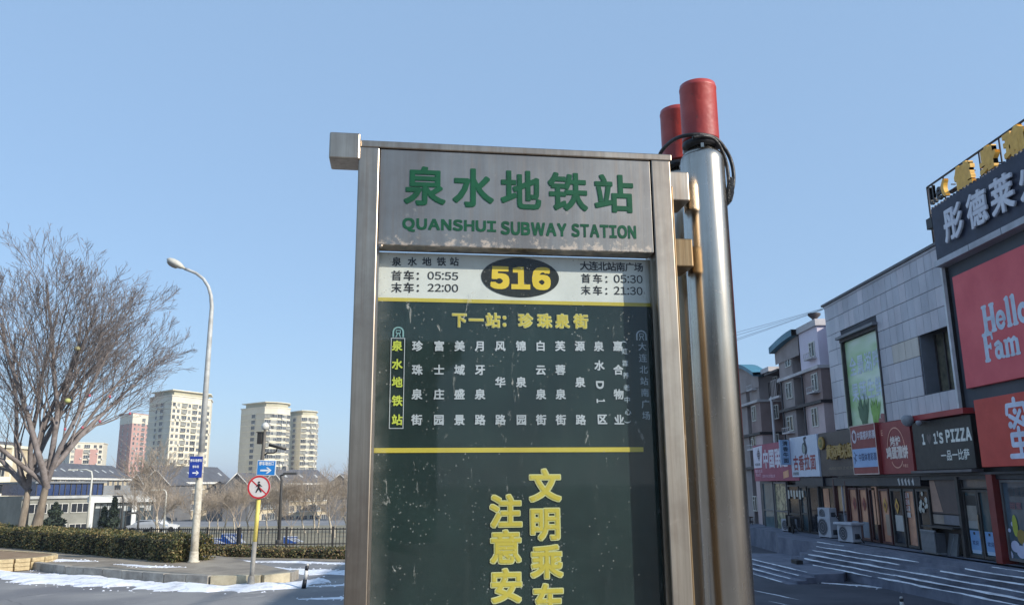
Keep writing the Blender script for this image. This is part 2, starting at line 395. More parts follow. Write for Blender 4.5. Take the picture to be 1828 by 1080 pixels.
hedge('hedge','long clipped evergreen hedge on the raised island behind the lamp post',[(-9.75,27.4),(-15,31.6),(-20.4,35.8),(-27,41),(-34,46.6)],1.3,.74,.18,52000,.042,21)
hedge('hedge','low brown hedge across the side road in front of the railings',[(-11.5,32.3),(-5,30.2),(3,30.0)],1.0,.32,.0,15000,.04,22,[LEAF[0],LEAF[2],mat('hedge_leaf_d',(124,102,74),.7,scale=8,rgb2=(84,66,48)),LEAF[1]])
# ================================================================ street lamp
STEELP=mat('galvanised_paint',(188,190,188),.5,scale=4,rgb2=(150,150,146),bump=.1)
DIRT=mat('aged_white_paint',(190,184,168),.6,scale=5,rgb2=(138,128,112),thr=(.3,.55))
LB=Vector((-9.66,27.1,.2))
la=thing('street_lamp','tall pale street lamp with a curved arm and a cobra head beside the hedge end','street lamp',LB)
def L_(u,v): return atY(u,v,27.1)-LB
top=[L_(381,548),L_(379.5,528),L_(375,512),L_(366,498),L_(353,488),L_(340,482.5),L_(333,480)]
pole=[Vector((0,0,0)),Vector((0,0,3)),Vector((0,0,6))]+[Vector((.03,0,p.z) if i==0 else p) for i,p in enumerate(top)]
for i,p in enumerate(pole[3:]): p.y=0
x_off=top[0].x
MB().use(DIRT).tube([Vector((0,0,0)),Vector((0,0,.9)),Vector((0,0,3.4))],[.125,.12,.105],14).build('lower_pole',la)
MB().use(STEELP).tube([Vector((0,0,3.4)),Vector((0,0,6)),Vector((0,0,7.6))]+[Vector((p.x-x_off,0,p.z)) for p in top],[.1,.085,.075]+[.065,.06,.056,.053,.05,.05,.05],14).build('pole',la)
MB().use(DIRT).lathe([(.19,0),(.19,.03),(.15,.05),(.13,.32),(.12,.34)],n=16).build('base_collar',la)
e0=Vector((top[-1].x-x_off,0,top[-1].z)); e1=Vector((L_(300,462).x-x_off,-.0,L_(300,462).z)); d=(e1-e0); Ld=d.length
hm=MB().use(mat('lamp_housing',(200,198,188),.4,scale=4,rgb2=(168,164,150)))
n=14; sec=[(0,.055),(.12,.07),(.25,.13),(.45,.175),(.7,.17),(.88,.12),(.97,.06),(1,.01)]
ux=d.normalized(); uy=Vector((0,1,0)); uz=ux.cross(uy); uz=-uz if uz.z<0 else uz
b0=0
for t,r_ in sec:
    for k in range(n):
        a=2*math.pi*k/n; q=e0-ux*.02+ux*(Ld*t)+uy*(math.cos(a)*r_)+uz*(math.sin(a)*r_*.78*(1 if math.sin(a)>0 else .8)); hm.v.append(tuple(q))
hm.smooth=True
for i in range(len(sec)-1):
    for k in range(n): k2=(k+1)%n; hm.face((i*n+k,i*n+k2,(i+1)*n+k2,(i+1)*n+k))
hm.build('lamp_head',la)
gl=MB().use(mat('lamp_glass',(150,146,136),.25,scale=9,rgb2=(110,104,96),coat=.6)); gl.smooth=True
sec=[(.3,.06),(.4,.13),(.55,.15),(.72,.145),(.86,.10),(.92,.02)]
for t,r_ in sec:
    for k in range(n):
        a=math.pi+math.pi*k/(n-1); q=e0+ux*(Ld*t)+uy*(math.cos(a)*r_)+uz*(math.sin(a)*r_*.9-.03); gl.v.append(tuple(q))
for i in range(len(sec)-1):
    for k in range(n-1): gl.face((i*n+k,i*n+k+1,(i+1)*n+k+1,(i+1)*n+k))
gl.build('lamp_lens',la)
def flat_sign(mb,P0,P1,th,M=None): pass
BLUE=mat('sign_blue',(34,62,150),.4,scale=6,rgb2=(28,50,128)); BLUE2=mat('sign_bright_blue',(38,128,200),.4,scale=6,rgb2=(30,110,180)); WHITE=mat('sign_white',(226,228,228),.4,scale=6,rgb2=(200,202,202)); 
def arrow(mb,O,rt,up,w,h,eps=.0):
    O=Vector(O);rt=Vector(rt);up=Vector(up)
    pt=lambda x,y:O+rt*(x*w)+up*(y*h)
    mb.poly([pt(0,.36),pt(.62,.36),pt(.62,.64),pt(0,.64)])
    mb.poly([pt(.50,0),pt(.66,0),pt(1,.5),pt(.78,.5)]); mb.poly([pt(.78,.5),pt(1,.5),pt(.66,1),pt(.5,1)])
    mb.poly([pt(.62,.36),pt(.79,.48),pt(.79,.52),pt(.62,.64)])
# dark blue direction sign on the lamp post
a=atY(343,855,26.85); z0=2.8; z1=3.47
sg=thing('direction_sign','dark blue parking direction sign with a white arrow strapped to the tall street lamp','sign',(-9.73,26.9,0))
M=Matrix.Rotation(.12,4,'Z')
MB().use(BLUE).box(-.2,.2,-.02,0,z0,z1,M).build('sign_plate',sg,.006)
mb=MB().use(WHITE); fr=M@Vector((0,-.024,0)); rt=(M.to_3x3()@Vector((1,0,0)))
row(mb,'停车场停车',fr+rt*-.18+Vector((0,0,z0+.49)),rt,(0,0,1),.07,.10,.073,bold=.02)
row(mb,'停车场',fr+rt*-.1+Vector((0,0,z0+.3)),rt,(0,0,1),.065,.09,.067,bold=.02)
arrow(mb,fr+rt*-.09+Vector((0,0,z0+.08)),rt,(0,0,1),.2,.14)
mb.build('lettering',sg)
for z in (2.95,3.3): MB().use(STEELP).lathe([(.112,0),(.112,.03)],(.08,.19,z),n=14).build('strap',sg)
# ================================================================ no pedestrians sign post
nb=Vector((-6.47,22.42,0)); 
ns=thing('road_sign','round red-ringed no pedestrians sign on a yellow-topped pole standing in the snow','sign',nb)
def N_(u,v): return atY(u,v,22.4)-nb
PG=mat('pole_grey',(150,148,142),.6,scale=5,rgb2=(112,108,102)); PY=mat('pole_yellow',(222,204,104),.55,scale=5,rgb2=(198,178,92))
tilt=.045
ax=lambda z: Vector((tilt*z*.8,0,z))
MB().use(PG).tube([ax(0),ax(1.1)],.062,12).build('pole',ns)
MB().use(PY).tube([ax(1.1),ax(2.2)],.055,12).build('pole_sleeve',ns)
MB().use(mat('pole_dark',(96,92,86),.6,scale=5)).tube([ax(2.2),ax(3.0),ax(3.5),ax(4.0)],[.055,.055,.05,.04],12).build('upper_pole',ns)
MB().use(PG).lathe([(.11,0),(.1,.05),(.08,.22),(.065,.26)],n=12).build('base',ns)
c=ax(2.49); RED=mat('sign_red',(205,48,52),.4,scale=5,rgb2=(178,40,46)); r0=.305
def disc(m,r,y,th,name,z=c,inner=0):
    mb=MB().use(m); n=40
    for k in range(n):
        a=2*math.pi*k/n; a2=2*math.pi*(k+1)/n
        P=lambda rr,aa,yy:Vector((z.x+rr*math.cos(aa),z.y+yy,z.z+rr*math.sin(aa)))
        if inner: mb.poly([P(inner,a,y),P(r,a,y),P(r,a2,y),P(inner,a2,y)][::1])
        else: mb.poly([P(0,a,y),P(r,a,y),P(r,a2,y)])
        if th: mb.poly([P(r,a,y),P(r,a,y+th),P(r,a2,y+th),P(r,a2,y)]); mb.poly([P(r,a,y+th),P(0,a,y+th),P(r,a2,y+th)])
    return mb.build(name,ns)
disc(mat('sign_face',(216,212,208),.4,scale=4,rgb2=(198,192,188)),r0,-.085,.012,'sign_disc')
disc(RED,r0-.004,-.0895,0,'red_ring',inner=r0-.05)
mb=MB().use(RED); dd=Vector((math.cos(-.72),0,math.sin(-.72))); pp=Vector((-dd.z,0,dd.x)); cc=c+Vector((0,-.0885,0))
mb.poly([cc-dd*.27-pp*.017,cc+dd*.27-pp*.017,cc+dd*.27+pp*.017,cc-dd*.27+pp*.017]); mb.build('red_bar',ns)
BLK=mat('sign_black',(32,32,34),.5,scale=5)
mb=MB().use(BLK); 
def limb(a,b,r1,r2,y=-.0935):
    a=Vector((c.x+a[0],c.y+y,c.z+a[1]));b=Vector((c.x+b[0],c.y+y,c.z+b[1])); d=(b-a).normalized(); p=Vector((-d.z,0,d.x)); mb.poly([a-p*r1,b-p*r2,b+p*r2,a+p*r1])
limb((.0,.09),(-.005,-.02),.03,.022); limb((-.005,-.015),(-.07,-.14),.022,.013,-.094); limb((-.0,-.015),(.075,-.13),.022,.013,-.0945)
limb((-.01,.085),(-.06,.02),.014,.01,-.095); limb((-.06,.025),(-.07,.005),.01,.008,-.0955); limb((.01,.085),(.055,.03),.014,.01,-.096); limb((.055,.03),(.085,.02),.01,.008,-.0965)
mb.poly([(c.x+.026*math.cos(k*.5236),c.y-.097,c.z+.128+.026*math.sin(k*.5236)) for k in range(12)]); mb.build('walking_figure',ns)
MB().use(PG).box(-.25,.25,-.07,-.05,2.47,2.51,Matrix.Translation((c.x,0,0))).build('bracket',ns)
# bright blue sign above it
s2=thing('direction_sign','bright blue sign with a white right arrow above the round no pedestrians sign','sign',nb)
M=Matrix.Translation((ax(3).x+.06,-.09,0))@Matrix.Rotation(.03,4,'Y')
MB().use(WHITE).box(-.25,.25,0,.02,2.79,3.19,M).build('sign_plate',s2,.006)
MB().use(BLUE2).box(-.232,.232,-.004,0.004,2.808,3.172,M).build('blue_field',s2)
mb=MB().use(WHITE); q=lambda x,z:M@Vector((x,-.0075,z))
row(mb,'停车场出口',q(-.2,3.045),(1,0,0),(0,0,1),.078,.11,.081,bold=.03)
arrow(mb,q(-.15,2.84),(1,0,0),(0,0,1),.3,.16); mb.build('lettering',s2)
MB().use(PG).box(-.02,.02,.02,.06,2.9,3.1,M).build('bracket',s2)
# control box and cameras at the pole head
cb=thing('control_box','small dark metal box near the top of the no pedestrians sign pole','control box',nb)
DK=mat('dark_metal',(52,50,48),.5,scale=6,rgb2=(38,36,34))
p0=ax(3.72); MB().use(DK).box(p0.x-.17,p0.x-.05,-.08,.08,3.62,3.92).build('box',cb,.01)
MB().use(DK).box(p0.x-.19,p0.x-.03,-.1,.1,3.92,3.94).build('lid',cb)
cm=thing('security_camera','dark bullet security camera on a bent bracket pointing right above the blue arrow sign','camera',nb)
p0=ax(3.3); MB().use(DK).tube([p0,p0+Vector((.12,0,.08)),p0+Vector((.3,0,.08)),p0+Vector((.36,0,.13))],[.022,.022,.02,.02],8).build('bracket',cm)
MB().use(DK).tube([p0+Vector((.16,0,.3)),p0+Vector((.62,-.03,.18))],[.05,.045],10).build('camera_body',cm)
MB().use(DK).tube([p0+Vector((.36,0,.12)),p0+Vector((.38,0,.24))],.02,8).build('mount',cm)
MB().use(mat('camera_shade',(150,146,140),.5)).box(.12,.66,-.06,.06,.0,.015,Matrix.Translation(p0+Vector((.03,0,.36)))@Matrix.Rotation(.26,4,'Y')).build('sun_shade',cm)
fl=thing('flood_light','pale round lamp clamped at the very top of the no pedestrians sign pole','lamp',nb)
p0=ax(4.05); MB().use(mat('pale_lamp',(205,204,196),.4)).lathe([(.03,-.06),(.1,-.02),(.11,.06),(.07,.12),(.02,.15)],tuple(p0),n=14).build('lamp_body',fl)
MB().use(DK).tube([p0+Vector((0,0,-.06)),p0+Vector((0,0,-.3))],.03,8).build('mount',fl)
# ================================================================ bollards
WBOL=mat('bollard_white',(206,206,204),.5,scale=8,rgb2=(170,168,164)); KBOL=mat('bollard_black',(36,36,42),.5,scale=8)
def bollard(x,y,label,h=.75,lean=.06):
    b=thing('bollard',label,'bollard',(x,y,g(x,y)),0,None)
    A=lambda z:Vector((lean*z,0,z))
    MB().use(KBOL).tube([A(0),A(h*.36)],[.06,.05],12).build('lower_band',b)
    MB().use(WBOL).tube([A(h*.36),A(h*.72)],[.05,.048],12).build('white_band',b)
    MB().use(KBOL).tube([A(h*.72),A(h*.9)],[.048,.046],12).build('upper_band',b)
    MB().use(WBOL).tube([A(h*.9),A(h)],[.046,.03],12).build('top',b)
bollard(-4.95,21.75,'leaning black and white bollard on the road beside the snow strip at left',.6,.12)
p=atZ(1612,1096,-.74); bollard(p.x,p.y,'short black and white bollard at the foot of the shop steps',.42,0)
# ================================================================ railing beyond the hedge
rl=thing('railing','dark iron railing running behind the low brown hedge','fence',(0,0,0))
IR=mat('iron',(50,48,48),.6,scale=6)
P=[Vector((-33,58,0)),Vector((-14,46,0)),Vector((3,46,0))]
bar=MB().use(IR).box(-.018,.018,-.018,.018,0,1.0).mesh('baluster'); post=MB().use(IR).box(-.05,.05,-.05,.05,0,1.15).mesh('post')
cnt=0
for a,b in zip(P,P[1:]):
    L=(b-a).length; n=int(L/.19)
    for zz,nm in ((.15,'bottom_rail'),(.92,'top_rail')):
        pts=[]
        for i in range(9):
            q=a+(b-a)*i/8; pts.append((q.x,q.y,g(q.x,q.y)+zz+.1))
        MB().use(IR).tube(pts,.028,4).build(nm,rl)
    for i in range(n):
        q=a+(b-a)*i/n
        if i%13==0: link('post',post,rl,(q.x,q.y,g(q.x,q.y)))
        else: link('baluster',bar,rl,(q.x,q.y,g(q.x,q.y)+.1))
# blue barriers with diagonal stripes
BB=mat('barrier_blue',(40,84,160),.5,scale=3,rgb2=(32,66,132)); BW=mat('barrier_white',(190,198,214),.5,scale=3)
def barrier(u0,u1,v0,v1,Y,label,lat=0):
    a=atY(u0,v1,Y); b=atY(u1,v0,Y); z0=g((a.x+b.x)/2,Y)
    t=thing('barrier_panel',label,'barrier',((a.x+b.x)/2,Y,z0)); W=(b.x-a.x)/2; Hh=b.z-z0
    MB().use(BB).box(-W,W,0,.06,.1,Hh).build('panel',t,.01)
    mb=MB().use(BW); n=max(3,int(W*2/.9))
    for i in range(n):
        x=-W+.15+i*(2*W-.3)/n; mb.poly([(x,-.004,Hh*.9),(x+.22,-.004,Hh*.9),(x+.75,-.004,.18),(x+.5,-.004,.18)])
    mb.build('stripes',t)
    for x in (-W+.2,W-.2): MB().use(DK).box(x-.03,x+.03,-.25,.3,0,.1).build('foot',t)
    MB().use(BW).box(-W,W,-.01,.07,Hh,Hh+.05).build('top_rail',t)
barrier(355,395,961,980,50,'left and lower of the two blue striped barrier panels behind the railings')
barrier(393,432,953,980,51,'taller blue striped barrier panel just left of the no pedestrians pole')
barrier(505,531,958,980,51,'narrow blue striped barrier panel right of the no pedestrians pole')
# ================================================================ trees
BARK=mat('bark',(150,138,122),.9,scale=2.5,rgb2=(96,86,76),bump=.6,bscale=14,stretch=(1,1,.4)); BARKT=mat('branch_bark',(138,130,128),.9,scale=3,rgb2=(92,84,80))
def tree(name,label,loc,h,seed,trunks,levels=5,spread=1.0,group=None,rad=.22,nkids=(3,4),first=.28,mats=(BARK,BARKT),sides=5,up=.35,twig=.008):
    r=random.Random(seed); t=thing(name,label,'tree',loc,0,group)
    tr=MB().use(mats[0]); br=MB().use(mats[1])
    def grow(p,d,L,rd,lv,mb):
        n=4 if lv<2 else 3; pts=[p]; rr=[rd]; q=p; dd=d
        for i in range(n):
            dd=(dd+Vector((r.gauss(0,.10),r.gauss(0,.10),r.gauss(0,.06)+up*.10*(lv>0)))).normalized(); q=q+dd*L/n; pts.append(q); rr.append(rd*(1-.5*(i+1)/n))
        mb.tube(pts,rr,max(3,sides+3-2*lv) if lv<2 else 3,cap=False)
        if lv>=levels: return
        k=r.randint(*nkids)+(1 if lv in(1,2) else 0)
        for j in range(k):
            t_=.30+.70*(j+r.random()*.6)/k if lv else .7+.3*(j+.5)/k
            t_=min(t_,1); i=min(n-1,int(t_*n)); f=t_*n-i; s=pts[i].lerp(pts[i+1],f)
            az=r.uniform(0,6.283) if lv>0 else (6.283*j/k+r.uniform(-.4,.4)); el=r.uniform(.35,.75) if lv else r.uniform(.4,.85)
            ax_=dd.cross(Vector((0,0,1)));ax_=ax_.normalized() if ax_.length>.05 else Vector((1,0,0))
            nd=Matrix.Rotation(az,3,d)@(Matrix.Rotation(el*spread,3,ax_)@d); nd=(nd+Vector((0,0,up*.45))).normalized()
            grow(s,nd,L*r.uniform(.55,.86) if lv else L*r.uniform(1.1,1.4),max(twig,rr[i]*r.uniform(.42,.62)),lv+1,br)
    for (dx,dy,lean,tf) in trunks: grow(Vector((dx,dy,-.1)),Vector((lean,0,1)).normalized(),h*first*tf,rad,0,tr)
    tr.build('trunk',t); br.build('crown',t); return t
def plane_tree(label,loc,seed):
    r=random.Random(seed); t=thing('tree',label,'tree',loc); tr=MB().use(BARK); br=MB().use(BARKT)
    def limb(p,d,L,rd,lv,mb,n,bend,wig):
        pts=[p]; rr=[rd]; q=p; dd=d.normalized()
        for i in range(n):
            dd=(dd+Vector((r.gauss(0,wig),r.gauss(0,wig),r.gauss(0,wig)*.6+bend))).normalized(); q=q+dd*(L/n); pts.append(q); rr.append(max(.0065,rd*(1-.72*(i+1)/n)))
        mb.tube(pts,rr,(10,7,5,4,3,3)[lv],cap=False); return pts,rr
    def sub(pts,rr,L,lv):
        if lv>5: return
        k={2:8,3:7,4:5,5:3}[lv]; n=len(pts)-1
        for j in range(k):
            f=(.16 if lv<4 else .2)+(.84)*(j+r.random())/k; f=min(f,.98); i=int(f*n); s=pts[i].lerp(pts[i+1],f*n-i); d=(pts[i+1]-pts[i]).normalized()
            ax=d.cross(Vector((r.gauss(0,1),r.gauss(0,1),r.gauss(0,1)))).normalized(); nd=Matrix.Rotation(r.uniform(.45,.9),3,ax)@d
            out=Vector((s.x,s.y,0)); nd=(nd+(out.normalized()*.18 if out.length>.3 else Vector((0,0,0)))+Vector((0,0,.20))).normalized()
            l=L*(1-f*.5)*(r.uniform(.50,.80) if lv==2 else r.uniform(.48,.78))
            a,b=limb(s,nd,l,max(.007,rr[i]*r.uniform(.34,.50)),lv,br,6 if lv<4 else 4,.055,.09); sub(a,b,l,lv+1)
    for (x,y,lean,h,rad_) in ((-.36,.1,.06,3.0,.25),(.24,-.05,.10,3.2,.27)):
        a,b=limb(Vector((x,y,-.1)),Vector((lean,0,1)),h,rad_,0,tr,5,0,.02); b=[rad_*(1-.22*i/5) for i in range(6)]
        for k in range(6):
            az=6.283*k/6+r.uniform(-.4,.4)+x; el=(.08,.75,.35,.95,.5,.25)[k]+r.uniform(-.1,.1)
            s=a[-1] if k<3 else a[-2]; d=Vector((math.cos(az)*math.sin(el),math.sin(az)*math.sin(el),math.cos(el)))
            L=r.uniform(8.0,8.9)*(1-.30*el); p_,r_=limb(s-d*.12,d,L,rad_*r.uniform(.42,.6),1,br,9,.035,.085); sub(p_,r_,L,2)
    tr.build('trunk',t); br.build('crown',t); return t
big=plane_tree('big bare plane tree with twin trunks and a rounded twiggy crown behind the long hedge',(-19.6,35.6,.18),12)
# paper lanterns caught in the tree
for (u,v,rad_,m,lab) in [(52,728,.13,mat('lantern_blue',(128,144,172),.6),'round faded blue paper lantern hanging in the bare tree, lowest at left'),(121,715,.12,mat('lantern_yellow',(172,176,112),.6),'yellow-green paper lantern hanging in the bare tree near its fork'),(138,622,.11,mat('lantern_gold',(168,162,116),.6),'small golden paper lantern high in the bare tree')]:
    p=atY(u,v,34.4); t=thing('paper_lantern',lab,'lantern',p)
    mb=MB().use(m); prof=[(rad_*math.sin(math.pi*k/8)*(1 if k%2 else .93)+.01,-rad_*.85*math.cos(math.pi*k/8)) for k in range(9)]; mb.lathe(prof,n=14); mb.build('shade',t)
    MB().use(TWIG).tube([(0,0,rad_*.8),(0,0.02,rad_*.8+.5),(0,.9,rad_+.9)],.006,4).build('string',t)
LR=mat('lantern_red',(170,86,100),.6)
prot=None
for i,(u,v,desc) in enumerate([(116,766,'lowest left'),(147,763,'second from left'),(178,752,'near the middle of the row'),(160,706,'highest'),(232,738,'farthest right'),(196,708,'upper right, near the outer twigs')]):
    p=atY(u,v,34.2); lab='tiny red lantern bead hanging in the bare tree, '+desc
    if prot is None:
        prot=thing('red_lantern',lab,'lantern',p,0,'small red lanterns in the bare tree'); MB().use(LR).lathe([(.02,-.06),(.045,-.04),(.055,0),(.045,.04),(.02,.06)],n=10).build('shade',prot); MB().use(TWIG).tube([(0,0,.07),(.01,0,.3),(.05,.7,.5)],.005,4).build('string',prot)
    else: copy_tree(prot,None,p,0,lab)
# street trees beyond the railings
PALE=mat('pale_bark',(198,188,170),.9,scale=3,rgb2=(140,130,114)); TB=mat('far_twigs',(172,158,142),.9,scale=2,rgb2=(138,126,112))
protos=[tree('tree','',(0,0,0),6.0,40+i,[(0,0,r_*.1,1)],5,1.0,None,.15,(3,4),.36,(PALE,TB),3,.35,.012) for i,r_ in enumerate((-1,0,1))]
spots=[]
rr=random.Random(3)
for i in range(19):
    spots.append((-31+i*1.9+rr.uniform(-.7,.7),84+rr.uniform(-3,3),rr.uniform(.62,.84)))
for i in range(15):
    spots.append((-46+i*3.3+rr.uniform(-1,1),104+rr.uniform(-3,3),rr.uniform(.72,.95)))
for i in range(7):
    spots.append((-26+i*3.4+rr.uniform(-.6,.6),64+rr.uniform(-2.5,2.5),rr.uniform(.42,.55)))
spots[0]=(-33.5,84,1.15)
for i,(x,y,s) in enumerate(spots):
    lab='bare pale-trunked street tree standing beyond the railings in front of the low apartment rows'
    if 34<=i: lab='low bare tree of the nearest thin row just beyond the railings'
    if i<3: o=protos[i]; o.location=(x,y,g(x,y)); o['label']=lab
    else: o=copy_tree(protos[i%3],None,(x,y,g(x,y)),rr.uniform(0,6))
    o.scale=(s*1.15,s*1.15,s); o['group']='bare street trees beyond the railings' if i<34 else 'low bare trees right behind the railings'; o['label']=lab
spots0=bpy.data.objects['tree'] 
# conifers
CON=[mat('conifer_a',(44,58,46),.8,scale=6),mat('conifer_b',(62,74,56),.8,scale=6),mat('conifer_c',(34,44,38),.8,scale=6)]
def conifer(u,v0,v1,Y,wd,label,seed,name='conifer'):
    p=atY(u,v1,Y); q=atY(u,v0,Y); z=g(p.x,Y); hgt=q.z-z; t=thing(name,label,'tree',(p.x,Y,z))
    MB().use(TWIG).tube([(0,0,0),(0,0,hgt*.85)],[.12,.03],6).build('trunk',t)
    def samp(r):
        z=hgt*(.06+.94*r.random()**1.2); rad=wd*(1-z/hgt)**.75*(.8+.25*math.sin(z*6))+.05; a=r.uniform(0,6.283); q=rad*(r.random()**.4)
        return Vector((q*math.cos(a),q*math.sin(a),z)),Vector((math.cos(a),math.sin(a),.4))
    link('foliage',leaf_mesh('conifer_foliage',CON,3500,samp,.16,seed),t)
conifer(95,897,948,88,1.6,'wide dark green conifer behind the hedge right of the twin trunks',5,'conifer')
conifer(183,905,948,88,.75,'shorter of the two slim dark conifers in front of the white frame building',6)
conifer(200,888,948,88,.85,'taller slim dark conifer in front of the white frame building',7)
# ================================================================ BUS STOP SIGN
SB=Vector((0,1.9,0)); SA=math.radians(7)
SU=Vector((math.cos(SA),math.sin(SA),0)); SN=Vector((math.sin(SA),-math.cos(SA),0))
def lp(u,v,d=0):
    """point of the sign's own frame (x along it, y=d behind its front, z up) seen at u,v"""
    P=SB-SN*d; r_=ray(u,v); q=Vector((0,0,H))+r_*((P-Vector((0,0,H))).dot(SN)/r_.dot(SN)); return Vector(((q-SB).dot(SU),d,q.z))
def metal_mat(name,c1,c2,rough,dirt,dirt_amt=.35,stretch=(60,60,2),spots=True,tint=None,grime=0):
    m=bpy.data.materials.new(name); m.use_nodes=True; t=m.node_tree; b=t.nodes['Principled BSDF']; b.inputs['Metallic'].default_value=1
    tc=t.nodes.new('ShaderNodeTexCoord'); mp=t.nodes.new('ShaderNodeMapping'); mp.inputs['Scale'].default_value=stretch; t.links.new(tc.outputs['Object'],mp.inputs[0])
    def ns(src,s,det=6,ro=.65):
        n=t.nodes.new('ShaderNodeTexNoise'); n.inputs['Scale'].default_value=s; n.inputs['Detail'].default_value=det; n.inputs['Roughness'].default_value=ro; t.links.new(src,n.inputs[0]); return n.outputs[0]
    def ramp(src,a,b_,ca,cb):
        r=t.nodes.new('ShaderNodeValToRGB'); r.color_ramp.elements[0].position=a; r.color_ramp.elements[1].position=b_; r.color_ramp.elements[0].color=ca; r.color_ramp.elements[1].color=cb; t.links.new(src,r.inputs[0]); return r.outputs[0]
    def mix(f,a,bb,mode='MIX'):
        x=t.nodes.new('ShaderNodeMix'); x.data_type='RGBA'; x.blend_type=mode
        if isinstance(f,float): x.inputs[0].default_value=f
        else: t.links.new(f,x.inputs[0])
        for s_,k in ((a,6),(bb,7)):
            if isinstance(s_,tuple): x.inputs[k].default_value=s_
            else: t.links.new(s_,x.inputs[k])
        return x.outputs[2]
    grain=ns(mp.outputs[0],1.0,4); big=ns(tc.outputs['Object'],3.2,5); fine=ns(tc.outputs['Object'],26,8,.75); sp=ns(tc.outputs['Object'],70,3)
    col=ramp(grain,.3,.7,lin(c2),lin(c1))
    dm=ramp(big,.42,.66,(0,0,0,1),(dirt_amt,)*3+(1,)); col=mix(dm,col,lin(dirt))
    fm=ramp(fine,.62,.72,(0,0,0,1),(.35,.35,.35,1)); col=mix(fm,col,lin((188,180,170)))
    # rain streaks down the sheet, and grime caught along a lower lip
    mp2=t.nodes.new('ShaderNodeMapping'); mp2.inputs['Scale'].default_value=(55,55,2.2); t.links.new(tc.outputs['Object'],mp2.inputs[0])
    st=ramp(ns(mp2.outputs[0],1.0,5,.7),.50,.72,(0,0,0,1),(.35,.35,.35,1)); col=mix(st,col,lin(dirt))
    if grime:
        sp2=t.nodes.new('ShaderNodeSeparateXYZ'); t.links.new(tc.outputs['Object'],sp2.inputs[0])
        zr=t.nodes.new('ShaderNodeMapRange'); zr.inputs[1].default_value=grime+.085; zr.inputs[2].default_value=grime; zr.inputs[3].default_value=-.22; zr.inputs[4].default_value=.10; t.links.new(sp2.outputs[2],zr.inputs[0])
        ad=t.nodes.new('ShaderNodeMath'); t.links.new(ns(tc.outputs['Object'],38,8,.8),ad.inputs[0]); t.links.new(zr.outputs[0],ad.inputs[1])
        gmk=ramp(ad.outputs[0],.56,.66,(0,0,0,1),(.7,.7,.7,1)); col=mix(gmk,col,lin((176,164,152)))
        fm=mix(1.0,fm,gmk,'ADD')
    t.links.new(col,b.inputs['Base Color'])
    mr=t.nodes.new('ShaderNodeMath'); mr.operation='MULTIPLY_ADD'; mr.inputs[1].default_value=.35; mr.inputs[2].default_value=rough; mxr=mix(.6,fm,st,'ADD'); t.links.new(mxr,mr.inputs[0]); t.links.new(mr.outputs[0],b.inputs['Roughness'])
    mm=t.nodes.new('ShaderNodeMath'); mm.operation='MULTIPLY_ADD'; mm.inputs[1].default_value=-.9; mm.inputs[2].default_value=1.0; t.links.new(fm,mm.inputs[0]); t.links.new(mm.outputs[0],b.inputs['Metallic'])
    bp=t.nodes.new('ShaderNodeBump'); bp.inputs['Strength'].default_value=.12; bp.inputs['Distance'].default_value=.002; t.links.new(grain,bp.inputs['Height']); t.links.new(bp.outputs[0],b.inputs['Normal'])
    return m
STEEL=metal_mat('brushed_steel',(190,178,162),(160,148,134),.34,(104,88,78),.5)
HEAD=metal_mat('header_steel',(158,154,147),(144,140,134),.36,(116,104,96),.5,(40,60,1.5),grime=3.056)
POLE=metal_mat('pole_steel',(196,190,180),(176,168,156),.24,(124,116,104),.3,(50,50,2))
BRONZE=metal_mat('sunlit_brown_steel',(170,146,112),(120,98,72),.34,(92,72,50),.6)  # brown metal, its sunlit golden glow put into the colour
sign=thing('bus_stop_sign','stainless steel bus stop board headed with green Chinese station name over a dark route panel','bus stop sign',SB,SA)
def sp_(name,m,*a,bevel=.003): return boxpart(name,sign,m,*a,bevel=bevel)
sp_('post',STEEL,-.339,-.289,0,.085,0,3.30); sp_('post',STEEL,.391,.441,0,.085,0,3.30)
sp_('top_rail',STEEL,-.335,.447,0.002,.083,3.3005,3.319)
sp_('end_cap',STEEL,-.409,-.3355,-.004,.074,3.266,3.334,bevel=.004)
sp_('header_plate',HEAD,-.2875,.3895,.004,.06,3.056,3.2985,bevel=.0025)
sp_('back_plate',STEEL,-.2885,.3905,.066,.083,0.25,3.054)
# printed poster behind the glass
def print_mat(name,c,c2=None,rough=.7,scale=6): return mat(name,c,rough,scale=scale,rgb2=c2,detail=9,spec=.08)
PD=print_mat('poster_dark',(35,53,51),(25,40,40)); PW=print_mat('poster_white',(204,210,204),(182,188,182)); PYL=print_mat('poster_yellow',(184,174,74),(166,154,62)); PT=print_mat('letter_white',(178,188,192),(150,160,164)); PG2=print_mat('letter_lime',(182,196,84),(160,176,72))
PK=print_mat('letter_dark',(46,46,44),(34,34,32)); POR=print_mat('digit_yellow',(214,192,66),(196,174,56)); PEDGE=print_mat('letter_edge',(186,190,136),(168,172,120)); PFAINT=print_mat('letter_faint',(158,172,180),(134,150,158)); GREEN=mat('letter_green',(8,80,54),.6,scale=12,rgb2=(6,64,44),spec=.25); OV=print_mat('oval_dark',(44,46,38),(32,34,30)); TEAL=print_mat('icon_teal',(120,160,160))
D=.056
boxpart('poster',sign,PD,-.2885,.3905,D,D+.008,.26,3.053)
zb=lp(673,531,D).z
boxpart('timetable_band',sign,PW,-.2882,.3902,D-.0012,D,zb,3.0525)
boxpart('yellow_line',sign,PYL,-.2881,.3901,D-.0018,D-.0001,zb-.009,zb)
zy=lp(900,803,D).z; boxpart('yellow_line',sign,PYL,-.288,.355,D-.0018,D-.0001,zy-.0055,zy+.0055)
rt=(1,0,0); up=(0,0,1)
